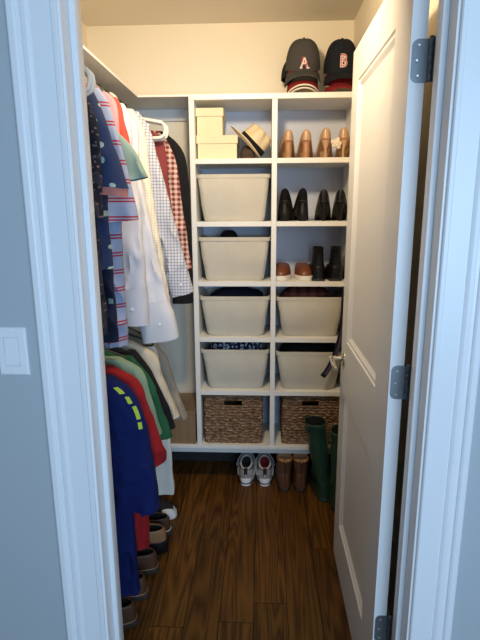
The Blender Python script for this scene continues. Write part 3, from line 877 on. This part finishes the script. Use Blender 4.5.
def brown_boot(label, x, rz):
    o = thing('leather_boot', label, 'boot', (x, 2.402, 0), rz)
    shoe(o, .27, .098, .022, M['brown_boot'], M['dark_sole'], M['lining_tan'], (.008, .128, .078), (.100, .108), .25, .84, .004,
         shaft=[(.125, .004, .124, .082), (.148, .001, .124, .086), (.170, -.003, .124, .090), (.177, -.004, .124, .090)])
    bm = BM(); tube(bm, [(-.001, -.008, .155), (-.005, -.008, .178), (.006, -.006, .190), (.006, .006, .190), (-.005, .008, .178), (-.001, .008, .155)], .0035, 6)
    part('pull_loop', bm, M['brown_boot'], o)
    part('heel_seam', tube(BM(), [(.000, 0, .03), (.002, 0, .09), (-.001, 0, .14), (-.006, 0, .172)], .003, 6), M['dark_sole'], o)
brown_boot('brown leather boot standing beside the running shoes', .126, UP + .02)
brown_boot('brown leather boot standing beside the green rubber boot', .212, UP - .02)

def wellie(label, x, y, rz, lean=.045):
    o = thing('rubber_boot', label, 'boot', (x, y, 0), rz)
    sh = lambda z: lean * max(0, z - .05) / .38
    rows = [(.17, .002, .125, .088), (.26, -.004, .128, .100), (.34, -.006, .128, .106), (.410, -.006, .126, .108), (.414, -.009, .129, .112), (.432, -.009, .129, .112)]
    n0 = set(o.children)
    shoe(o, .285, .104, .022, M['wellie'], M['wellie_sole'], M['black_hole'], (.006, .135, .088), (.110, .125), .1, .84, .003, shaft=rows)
    bpy.context.view_layer.update()
    part('back_seam', tube(BM(), [(.004, 0, .10), (.001, 0, .17), (-.005, 0, .28), (-.008, 0, .41)], .003, 6), M['wellie_sole'], o)
    part('buckle_strap', tube(BM(), [(.02, .051, .385), (.06, .056, .39), (.10, .048, .385)], .004, 8), M['wellie_sole'], o)
    for c in COL.objects:
        if c.parent == o:
            for v in c.data.vertices: v.co.y += sh(v.co.z)
wellie('tall green rubber boot standing in front of the wicker basket', .334, 2.312, UP + .06, .055)
wellie('tall green rubber boot mostly hidden behind the open door', .394, 2.20, UP - .02, .0)

# shoes under the hanging clothes, toes towards the middle of the closet
def loafer(label, y, tip, mat, rz=0., soleh=.024, op=(.010, .150, .066), zo=(.086, .082), sole=None, welt=None, name='loafer'):
    o = thing(name, label, 'shoe', (tip, y, 0), PI + rz)
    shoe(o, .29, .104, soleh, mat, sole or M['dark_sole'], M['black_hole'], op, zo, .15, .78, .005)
    bm = BM(); pts = [(p[0], p[1], 0) for p in foot(.29, .109, .15, .78)]
    tube(bm, [(x, y_, soleh) for x, y_, z in pts], .0022, 6, True); part('welt', bm, welt or M['tan_leather'], o)
    bm = BM(); tube(bm, [(x, y_, zo[0] + (zo[1] - zo[0]) * u) for x, y_, u in oval(op[0] + .003, op[1], op[2] - .004)], .0035, 6, True); part('collar_edge', bm, mat, o)
loafer('brown leather loafer next to the door frame, closest to the doorway', 1.515, -.462, M['brown_loafer'], .06)
loafer('brown leather loafer second from the doorway under the blue jacket', 1.645, -.452, M['brown_loafer'], -.03)
loafer('brown leather loafer third from the doorway beneath the red sweater', 1.790, -.440, M['brown_loafer'], .02)
loafer('tan and black ankle shoe beside the third brown loafer', 1.915, -.425, M['tan_leather'], .05, soleh=.058, zo=(.112, .108), sole=M['black_leather'], welt=M['black_sole'], name='ankle_shoe')
loafer('brown leather shoe with pale welt between the tan ankle shoe and the sneaker', 2.035, -.430, M['brown_loafer'], .0, welt=M['white_rubber'], name='dress_shoe')
o = thing('sneaker', 'black and white sneaker farthest from the doorway under the trousers', 'shoe', (-.43 - .275, 2.155, 0), .04)
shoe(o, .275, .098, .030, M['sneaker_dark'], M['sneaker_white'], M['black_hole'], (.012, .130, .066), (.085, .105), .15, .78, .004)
bm = BM(); rows = []
for t in range(6):
    a = t / 5 * PI / 2; rows.append([(.215 + .062 * math.cos(a) * math.cos(q), .049 * math.cos(a * .9) * math.sin(q), .030 + .042 * math.sin(a)) for q in [math.radians(k) for k in range(-90, 91, 15)]])
loft(bm, rows, closed=False); part('toe_cap', bm, M['sneaker_white'], o, label='white toe cap')
bm = BM()
for i in range(5):
    xx = .142 + i * .015; zz = .108 - i * .008
    tube(bm, [(xx, -.032, zz - .018), (xx + .006, -.010, zz), (xx + .010, .010, zz), (xx + .004, .032, zz - .018)], .0034, 6)
part('laces', bm, M['sneaker_white'], o)

# ------------------------------------------------------------------ things on the shelves
def lidbox(label, x0, x1, z, h, d, y0=2.485, lid_h=.038):
    o = thing('storage_box', label, 'box', ((x0 + x1) / 2, y0, z))
    w = (x1 - x0) / 2
    part('box_body', box(BM(), -w + .005, w - .005, .006, d - .006, 0, h - .006, .0015), M['cream_card'], o, False)
    part('lid', box(BM(), -w, w, 0, d, h - lid_h, h, .002), M['cream_card'], o, False)
lidbox('larger cream lidded box at the bottom of the two stacked boxes', -.322, -.122, z1, .111, .20)
lidbox('smaller cream lidded box on top of the larger one', -.323, -.190, z1 + .111, .124, .16)
# the black printed seam line of the small box's lid needs no mark

o = thing('pouch', 'dark brown pouch lying under the straw hat', 'pouch', (-.076, 2.575, z1))
bm = BM(); loft(bm, wob([hring(0, z, hw, hd, 32, 0, ex=.6) for z, hw, hd in ((0, .030, .05), (.004, .038, .06), (.035, .037, .06), (.060, .028, .045), (.070, .010, .015))], .006, 77, 20)); part('body', bm, M['brown_bag'], o)
part('flap', box(BM(), -.024, .024, -.061, -.056, .020, .048, .002), M['brown_bag'], o)

# straw fedora, tipped on its brim
Hh = thing('straw_hat', 'straw fedora with a black band tipped against the boxes', 'hat', (-.068, 2.585, 1.803))
Rm = Matrix.Rotation(math.radians(45), 4, 'Y') @ Matrix.Rotation(math.radians(4), 4, 'X')
def hat_pts(rings): return [[tuple(Rm @ Vector(p)) for p in r] for r in rings]
n = 48
def er(a, b, z, saddle=0., ox=0.):
    out = []
    for i in range(n):
        q = 2 * PI * i / n; x = a * math.cos(q); y = b * math.sin(q)
        out.append((x + ox, y, z + saddle * (abs(math.sin(q)) ** 2)))
    return out
rim = [er(.071, .086, .002), er(.084, .103, .000, .002, -.010), er(.100, .125, .002, .010, -.024), er(.106, .130, .003, .013, -.030), er(.105, .129, .0055, .013, -.030), er(.084, .103, .003, .002, -.010), er(.0705, .0855, .005)]
bm = BM(); loft(bm, hat_pts(rim), False, False); part('brim', bm, M['straw'], Hh)
def crown_ring(a, b, z, pin):
    out = []
    for i in range(n):
        q = 2 * PI * i / n; x = a * math.cos(q); y = b * math.sin(q)
        f = max(0, math.cos(q + PI / 2)) ** 3          # dent towards the viewer's end
        for ang in (-PI / 2 - .62, -PI / 2 + .62):
            dd = (q - ang + PI) % (2 * PI) - PI
            g = math.exp(-(dd / .30) ** 2) * pin
            x *= 1 - g; y *= 1 - g * .9
        out.append((x, y, z))
    return out
cr_ = [crown_ring(.072, .087, .001, 0), crown_ring(.071, .086, .03, .02), crown_ring(.068, .083, .06, .14), crown_ring(.064, .078, .084, .26), crown_ring(.056, .070, .098, .30), crown_ring(.044, .056, .102, .30), crown_ring(.028, .04, .095, .2), crown_ring(.012, .02, .088, .1)]
bm = BM(); loft(bm, hat_pts(cr_), False, True); part('crown', bm, M['straw'], Hh)
bd = [crown_ring(.0735, .0885, .004, .0), crown_ring(.0745, .0895, .006, 0), crown_ring(.0728, .0878, .034, .03), crown_ring(.0715, .0865, .036, .03)]
bm = BM(); loft(bm, hat_pts(bd), False, False); part('hat_band', bm, M['black_cap'], Hh, label='black band')

# canvas bins
def rrect(w, d, z, r, sag=0., m=8):
    out = []
    for cx, cy, a0 in ((w - r, d - r, 0), (-w + r, d - r, 90), (-w + r, -d + r, 180), (w - r, -d + r, 270)):
        for k in range(m + 1):
            a = math.radians(a0 + 90 * k / m); out.append((cx + r * math.cos(a), cy + r * math.sin(a), z))
    # subdivide the straight sides
    full = []
    for i, p in enumerate(out):
        q = out[(i + 1) % len(out)]; full.append(p)
        L_ = math.dist(p, q)
        if L_ > .05:
            for k in range(1, 8): full.append(tuple(a + (b - a) * k / 8 for a, b in zip(p, q)))
    return full
def canvas_bin(label, x0, x1, xb0, xb1, z, zt, seed):
    cx, w, wb = (x0 + x1) / 2, (x1 - x0) / 2, (xb1 - xb0) / 2
    o = thing('canvas_bin', label, 'storage bin', (cx, 2.597, z))
    h = zt - z; d, db = .132, .112
    rows = []
    N = 10
    for k in range(N + 1):
        t = k / N; e = t ** .9
        rows.append([(x, y + (.004 * math.sin(9 * x + seed) * math.sin(PI * t)) - (.010 * math.sin(PI * t) * (1 if y < -db * .8 else 0)), zz)
                     for x, y, zz in rrect(wb + (w - wb) * e, db + (d - db) * e, h * t, .028)])
    rows = [rrect(wb * .96, db * .96, 0, .028)] + [[(x, y, zz + .004 if k == 0 else zz) for x, y, zz in r] for k, r in enumerate(rows)]
    rows = wob(rows, .005, seed, 11)
    inner = [rrect(w - .006, d - .006, h, .024), rrect(w - .008, d - .008, h - .02, .024), rrect(wb - .004, db - .004, .010, .024)]
    bm = BM(); loft(bm, rows + inner, True, True); part('bin_body', bm, M['canvas'], o)
    bm = BM(); e1 = [rrect(w + .001, d + .001, h - .018, .028), rrect(w + .0035, d + .0035, h - .017, .028), rrect(w + .0035, d + .0035, h + .001, .028), rrect(w - .005, d - .005, h + .001, .024), rrect(w - .006, d - .006, h - .016, .024)]
    bm2 = wob(e1, .003, seed, 11); loft(bm, bm2, False, False); part('rim_hem', bm, M['canvas'], o)
    return o
canvas_bin('beige canvas bin on the second cubby shelf, above the other bins', -.322, .034, -.288, .010, ZT[2], 1.664, 1)
canvas_bin('beige canvas bin with a black lump showing above its rim', -.320, .036, -.285, .008, ZT[3], 1.362, 2)
canvas_bin('beige canvas bin holding black clothes, below the bin with the lump', -.319, .036, -.284, .006, ZT[4], 1.063, 3)
canvas_bin('beige canvas bin holding navy and white printed fabric', -.319, .036, -.281, .002, ZT[5], .780, 4)
canvas_bin('beige canvas bin holding a rust plaid cloth below the cognac shoes', .074, .420, .116, .392, ZT[4], 1.060, 5)
canvas_bin('beige canvas bin holding black fabric above the basket with the boot', .074, .420, .116, .392, ZT[5], .770, 6)

def clothes_lump(name, label, cat, x, y, z, sx, sy, sz, mat, seed, folds=True):
    o = thing(name, label, cat, (x, y, z))
    bm = BM(); rows = []
    for k in range(13):
        a = -PI / 2 + PI * k / 12; c = max(.02, math.cos(a) ** .55 if math.cos(a) > 0 else .02)
        rows.append(hring(0, sz * (math.sin(a) * .5 + .5), sx * c, sy * c, 48, ex=.6))
    loft(bm, wob(rows, .010, seed, 16)); part('folded_cloth', bm, mat, o)
    if folds:
        bm = BM(); rows = []
        for k in range(9):
            a = -PI / 2 + PI * k / 8; c = max(.02, math.cos(a) ** .5 if math.cos(a) > 0 else .02)
            rows.append(hring(sx * .08, sz * .70 + sz * .26 * (math.sin(a) * .5 + .5), sx * .86 * c, sy * .86 * c, 40, ex=.6))
        loft(bm, wob(rows, .008, seed + 3, 18)); part('top_fold', bm, mat, o)
clothes_lump('bundled_hat', 'black knitted lump peeking over the third shelf bin', 'knit hat', -.178, 2.60, 1.166, .055, .07, .228, M['black_cap'], 41, False)
clothes_lump('folded_clothes', 'black folded clothes filling the bin below the knit lump', 'clothes', -.142, 2.60, .874, .155, .105, .215, M['navy_cloth'], 42)
clothes_lump('folded_fabric', 'navy and white printed fabric filling the bin above the wicker basket', 'fabric', -.142, 2.60, .582, .158, .108, .238, M['navy_print'], 43)
clothes_lump('folded_blanket', 'rust plaid cloth piled in the bin below the cognac shoes', 'blanket', .225, 2.60, .874, .135, .105, .228, M['rust_cloth'], 44)
clothes_lump('folded_clothes', 'black fabric filling the bin above the basket with the green boot', 'clothes', .246, 2.60, .582, .150, .105, .235, M['dark_cloth'], 45)

# long dark strap over the rim of the bin by the door
o = thing('strap', 'dark purple strap hanging over a canvas bin beside the door handle', 'strap', (.385, 2.452, 1.06))
def ribbon(path, w, th=.003):
    bm = BM(); rows = []
    for (x, y, z, a) in path:
        c, s = math.cos(a), math.sin(a)
        rows.append([(x - w * c, y - th, z - w * s), (x + w * c, y - th, z + w * s), (x + w * c, y + th, z + w * s), (x - w * c, y + th, z - w * s)])
    loft(bm, rows); return bm
pth = [(.026, .055, -.03, 0), (.026, .030, .012, 0), (.026, .006, .012, 0), (.024, -.012, -.02, -.05), (.018, -.030, -.12, -.12), (.004, -.034, -.22, -.22), (-.020, -.036, -.30, -.42), (-.050, -.036, -.37, -.55), (-.074, -.034, -.405, -.62)]
part('strap_band', ribbon([tuple(q) for q in [r[1:] for r in interp([(i, *p) for i, p in enumerate(pth)], 40)]], .013), M['strap_dark'], o)
part('strap_lining', ribbon([(x + .003, y - .004, z, a) for x, y, z, a in [r[1:] for r in interp([(i, *p) for i, p in enumerate(pth)], 40)][10:38]], .006, .0016), M['strap'], o, label='lavender stripe')

# wicker baskets
def basket(label, x0, x1, z, h, slot, seed):
    w = (x1 - x0) / 2; d = .128
    o = thing('wicker_basket', label, 'basket', ((x0 + x1) / 2, 2.596, z))
    rnd = random.Random(seed)
    base = rrect(1, 1, 0, .1)
    def per(t):                     # perimeter param 0..4 -> point, normal on a rounded rectangle
        pass
    NP, NZ = 300, 96
    Rr = .020
    # build perimeter samples
    segs = []
    pts = []
    W2, D2 = w - Rr, d - Rr
    L_ = [2 * W2, PI * Rr / 2, 2 * D2, PI * Rr / 2] * 2; tot = sum(L_)
    def at(s):
        s %= tot
        c = [(-W2, -d, 1, 0, 0, -1), None, (w, -D2, 0, 1, 1, 0), None, (W2, d, -1, 0, 0, 1), None, (-w, D2, 0, -1, -1, 0), None]
        cen = {1: (W2, -D2, -90), 3: (W2, D2, 0), 5: (-W2, D2, 90), 7: (-W2, -D2, 180)}
        for i, l in enumerate(L_):
            if s <= l or i == 7:
                if c[i]: x, y, dx, dy, nx, ny = c[i]; return x + dx * s, y + dy * s, nx, ny
                cx, cy, a0 = cen[i]; a = math.radians(a0) + s / Rr; return cx + Rr * math.cos(a), cy + Rr * math.sin(a), math.cos(a), math.sin(a)
            s -= l
    rowh = h / 17
    ph = [rnd.random() * 6.28 for _ in range(40)]; pl = [rnd.uniform(.040, .062) for _ in range(40)]
    bm = BM(); V = []
    for j in range(NZ + 1):
        z_ = h * j / NZ; row = []
        for i in range(NP):
            s = tot * i / NP; x, y, nx, ny = at(s)
            zz = z_ + .007 * noise.noise(Vector((x * 26, y * 26, z_ * 9 + seed)))
            k = int(max(0, zz) / rowh); f = (zz / rowh) % 1
            b = abs(math.sin(PI * f)) ** .6 * (.0015 + .0095 * abs(math.sin(PI * s / pl[k % 40] + ph[k % 40])) ** .7) - .011
            row.append(bm.verts.new((x + nx * b, y + ny * b, z_)))
        V.append(row)
    sx0, sx1, sz0, sz1 = slot
    for j in range(NZ):
        for i in range(NP):
            i2 = (i + 1) % NP
            a = V[j][i].co; c = V[j + 1][i2].co; mx, mz, my = (a.x + c.x) / 2, (a.z + c.z) / 2, (a.y + c.y) / 2
            if my < -d + .02 and sx0 < mx < sx1 and sz0 < mz < sz1: continue
            bm.faces.new((V[j][i], V[j][i2], V[j + 1][i2], V[j + 1][i]))
    part('basket_body', bm, M['wicker'], o, True, 180)
    bm = BM()
    box(bm, -w + .012, w - .012, -d + .012, d - .012, .001, .012)
    part('basket_base', bm, M['wicker'], o, False)
    bm = BM(); ring = []
    rows = []
    for a, zz in ((-.010, h - .012), (.002, h - .008), (.003, h + .002), (-.005, h + .006), (-.013, h + .002), (-.013, h - .012)):
        rows.append([(at(tot * i / 200)[0] + at(tot * i / 200)[2] * a, at(tot * i / 200)[1] + at(tot * i / 200)[3] * a, zz + .0015 * math.sin(i * 1.6)) for i in range(200)])
    rows.append(rows[0]); loft(bm, rows, False, False); part('rim', bm, M['wicker'], o, True, 180)
    # inner wall, so that the slot looks into a dark inside
    bm = BM(); i0 = [[(at(tot * i / 80)[0] - at(tot * i / 80)[2] * .014, at(tot * i / 80)[1] - at(tot * i / 80)[3] * .014, zz) for i in range(80)] for zz in (.012, sz0 - .004)]
    loft(bm, i0, False, False); part('inner_wall', bm, M['wicker'], o, True, 180)
    bm = BM()
    for b in ((sx0 - .006, sx1 + .006, sz0 - .006, sz0), (sx0 - .006, sx1 + .006, sz1, sz1 + .006), (sx0 - .006, sx0, sz0, sz1), (sx1, sx1 + .006, sz0, sz1)):
        box(bm, b[0], b[1], -d - .001, -d + .014, b[2], b[3], .002)
    part('handle_slot', bm, M['wicker'], o)
ZB = ZT[6]
basket('brown wicker basket on the bottom shelf above the running shoes', -.318, .006, ZB, .272, (-.049, .049, .220, .250), 5)
basket('brown wicker basket on the bottom shelf behind the green rubber boot', .106, .418, ZB, .272, (-.050, .042, .222, .252), 9)

# low wooden box in the corner under the lower rail
o = thing('wooden_box', 'low wooden box on the bottom board beside the wicker basket', 'box', (-.545, 2.452, ZB))
part('box_body', box(BM(), -.185, .185, .004, .278, 0, .176, .001), M['box_wood'], o, False)
part('lid', box(BM(), -.187, .187, 0, .280, .1765, .188, .0015), M['box_wood'], o, False)

# ------------------------------------------------------------------ caps on the top board
def cap(label, x, y, z, mat, rz=0., brimmat=None, emblem=None, w=.083, h=.125, pitch=0., droop=.03, edge=None, under=None, blen=.070, tilt=0., L_=.098):
    o = thing('baseball_cap', label, 'cap', (x, y, z), rz)
    R_ = Matrix.Rotation(pitch, 4, 'X') @ Matrix.Rotation(tilt, 4, 'Y')
    tr = lambda rings: [[tuple(R_ @ Vector(p)) for p in r] for r in rings]
    def pt(q, t):
        c = math.cos(t * PI / 2) ** .62; s = math.sin(t * PI / 2) ** .95
        fr = 1.0 if math.sin(q) > 0 else 1.0 - .06 * (1 - t)
        return (w * c * math.cos(q), L_ * c * math.sin(q) * fr, h * s)
    n_ = 48
    rings = [[pt(2 * PI * i / n_, t) for i in range(n_)] for t in [k / 14 * .985 for k in range(15)]]
    inner = [[(x_ * .96, y_ * .96, z_ * .96) for x_, y_, z_ in r] for r in rings]
    bm = BM(); loft(bm, tr(inner[::-1] + rings), True, True)
    part('crown', bm, mat, o)
    bm = BM()
    for k in range(6):
        q = PI / 6 + k * PI / 3
        tube(bm, [tuple(R_ @ (Vector(pt(q, t)) * 1.004)) for t in [j / 10 * .96 for j in range(11)]], .0011, 5)
    part('seam', bm, mat, o)
    part('button', lathe(BM(), [(0, -.003), (.007, -.002), (.0075, .002), (.004, .005), (0, .006)], 16, tuple(R_ @ Vector((0, 0, h * .995)))), mat, o)
    rows_t, rows_b = [], []
    for j in range(9):
        v = j / 8; rt, rb = [], []
        for i in range(25):
            u = -1 + i / 12; q = -PI / 2 + u * 1.22
            ext = blen * v * (1 - .55 * u * u) 
            x_ = w * math.cos(q) * (1 + .10 * v); y_ = -abs(L_ * math.sin(q)) * .94 - ext
            zz = -droop * u * u * (.35 + .65 * v) * 1.4 - v * v * .006 - v * .010
            rt.append((x_, y_, zz + .002)); rb.append((x_, y_, zz - .002))
        rows_t.append(rt); rows_b.append(rb)
    bm = BM(); loft(bm, tr([a + b[::-1] for a, b in zip(rows_t, rows_b)])); br = part('brim', bm, brimmat or mat, o)
    if edge:
        bm = BM(); tube(bm, [tuple(R_ @ Vector(p)) for p in [((a[0] + b[0]) / 2, (a[1] + b[1]) / 2 , (a[2] + b[2]) / 2) for a, b in zip(rows_t[-1], rows_b[-1])]], .0038, 8)
        part('brim_edge', bm, edge, br, label='pale edge')
    if under:
        bm = BM(); loft(bm, tr([[(x_, y_, z_ - .0008) for x_, y_, z_ in b] + [(x_, y_, z_ - .0016) for x_, y_, z_ in b[::-1]] for b in rows_b[:8]])); part('under_brim', bm, under, br)
    if emblem:
        def surf(ex, ez, lift):
            t = ez; q = -PI / 2 + ex
            p = Vector(pt(q, t)); nrm = Vector((p.x / w ** 2, p.y / L_ ** 2, p.z / h ** 2 * .6)).normalized()
            return tuple(R_ @ (p + nrm * lift))
        for nm, strokes, r_, mt, lift in emblem:
            bm = BM()
            for st in strokes: tube(bm, [surf(a, b, lift) for a, b in st], r_, 8)
            part(nm, bm, mt, o)
    return o
# letter strokes as (angle round the front, height up the crown)
def lerp2(P_, n_=8):
    out = []
    for a, b in zip(P_, P_[1:]):
        for k in range(n_): out.append((a[0] + (b[0] - a[0]) * k / n_, a[1] + (b[1] - a[1]) * k / n_))
    return out + [P_[-1]]
A_ = [lerp2([(-.19, .07), (-.02, .26)]), lerp2([(-.02, .26), (.15, .07)]), lerp2([(-.11, .14), (.08, .14)]), lerp2([(-.25, .055), (-.12, .055)]), lerp2([(.10, .055), (.26, .055)])]
A2 = [lerp2([(.06, .07), (.14, .18)]), lerp2([(-.16, .19), (-.09, .28)])]
def arc(cx, cz, rx, rz, a0, a1, n_=12): return [(cx + rx * math.cos(math.radians(a0 + (a1 - a0) * k / n_)), cz + rz * math.sin(math.radians(a0 + (a1 - a0) * k / n_))) for k in range(n_ + 1)]
B_ = [lerp2([(-.11, .13), (-.11, .34)]), lerp2([(-.18, .34), (-.02, .34)]) + arc(-.02, .29, .13, .05, 90, -90), lerp2([(-.11, .24), (.0, .24)]) + arc(0, .185, .15, .055, 90, -90) + lerp2([(0, .13), (-.18, .13)])]
ZC = ZT[0]
cap('olive cap with pale brim edge at the bottom of the cap stack', .190, 2.605, ZC + .076, M['olive'], 0, emblem=None, edge=M['cap_white'], droop=.040, pitch=math.radians(14), h=.085, w=.076, L_=.082, blen=.074)
cap('maroon cap with white brim edge under the charcoal cap', .190, 2.603, ZC + .092, M['maroon'], 0, edge=M['cap_white'], droop=.040, h=.088, w=.077, L_=.082, blen=.082, pitch=math.radians(15))
cap('charcoal grey cap with a pale letter A on its front', .190, 2.605, ZC + .134, M['charcoal_cap'], .03, droop=.034, h=.134, w=.084, pitch=math.radians(16), blen=.066,
    emblem=[('emblem', A_, .0042, M['emblem_pink'], .001), ('emblem_accent', A2, .0030, M['emblem_red'], .0035)])
cap('black cap tucked behind the charcoal cap stack', .171, 2.648, ZC + .105, M['black_cap'], .25, droop=.03, h=.10, w=.082, blen=.05, under=M['mustard'])
cap('dark red cap under the navy cap', .372, 2.602, ZC + .064, M['maroon'], 0, edge=None, droop=.034, pitch=math.radians(10), h=.085, w=.076, L_=.082, blen=.074)
cap('navy cap with a red letter B on its front', .372, 2.605, ZC + .116, M['navy_cap'], 0.0, droop=.026, h=.146, w=.081, blen=.058, pitch=math.radians(14),
    emblem=[('emblem_outline', B_, .0070, M['emblem_pink'], .0005), ('emblem', B_, .0034, M['emblem_red'], .0042)])

# ------------------------------------------------------------------ light
def lamp(name, typ, loc, energy, col, rot=(0, 0, 0), **kw):
    d = bpy.data.lights.new(name, typ); d.energy = energy; d.color = col
    for k, v in kw.items(): setattr(d, k, v)
    o = bpy.data.objects.new(name, d); link(o); o.location = loc; o.rotation_euler = rot; return o
d_ = Vector((.10, .90, -.42)).normalized()
lamp('closet_lamp', 'AREA', (-.12, 1.38, 2.20), 12.5, (1., .78, .51), d_.to_track_quat('-Z', 'Y').to_euler(), shape='DISK', size=.12)
lamp('room_window', 'AREA', (.75, -1.6, 1.45), 62, (.50, .72, 1.), (math.radians(90), 0, math.radians(17)), shape='RECTANGLE', size=1.4, size_y=1.3)

w = bpy.data.worlds.new('world'); S.world = w; w.use_nodes = True
bg = w.node_tree.nodes['Background']; bg.inputs[0].default_value = (.42, .66, 1., 1); bg.inputs[1].default_value = .22

# ------------------------------------------------------------------ camera
cd = bpy.data.cameras.new('camera'); cam = bpy.data.objects.new('camera', cd); link(cam)
cd.sensor_fit = 'VERTICAL'; cd.sensor_height = 36; cd.lens = 490.0 / 640 * 36; cd.clip_start = .02
R_ = Matrix.Rotation(math.radians(2.673), 4, 'Z') @ Matrix.Rotation(math.radians(90 - 12.610), 4, 'X') @ Matrix.Rotation(math.radians(-.3315), 4, 'Z')
cam.matrix_world = Matrix.Translation((0, 0, 1.4936)) @ R_
S.camera = cam
S.view_settings.view_transform = 'Standard'; S.view_settings.look = 'None'
S.view_settings.exposure = 0; S.view_settings.gamma = 1; S.view_settings.use_curve_mapping = False
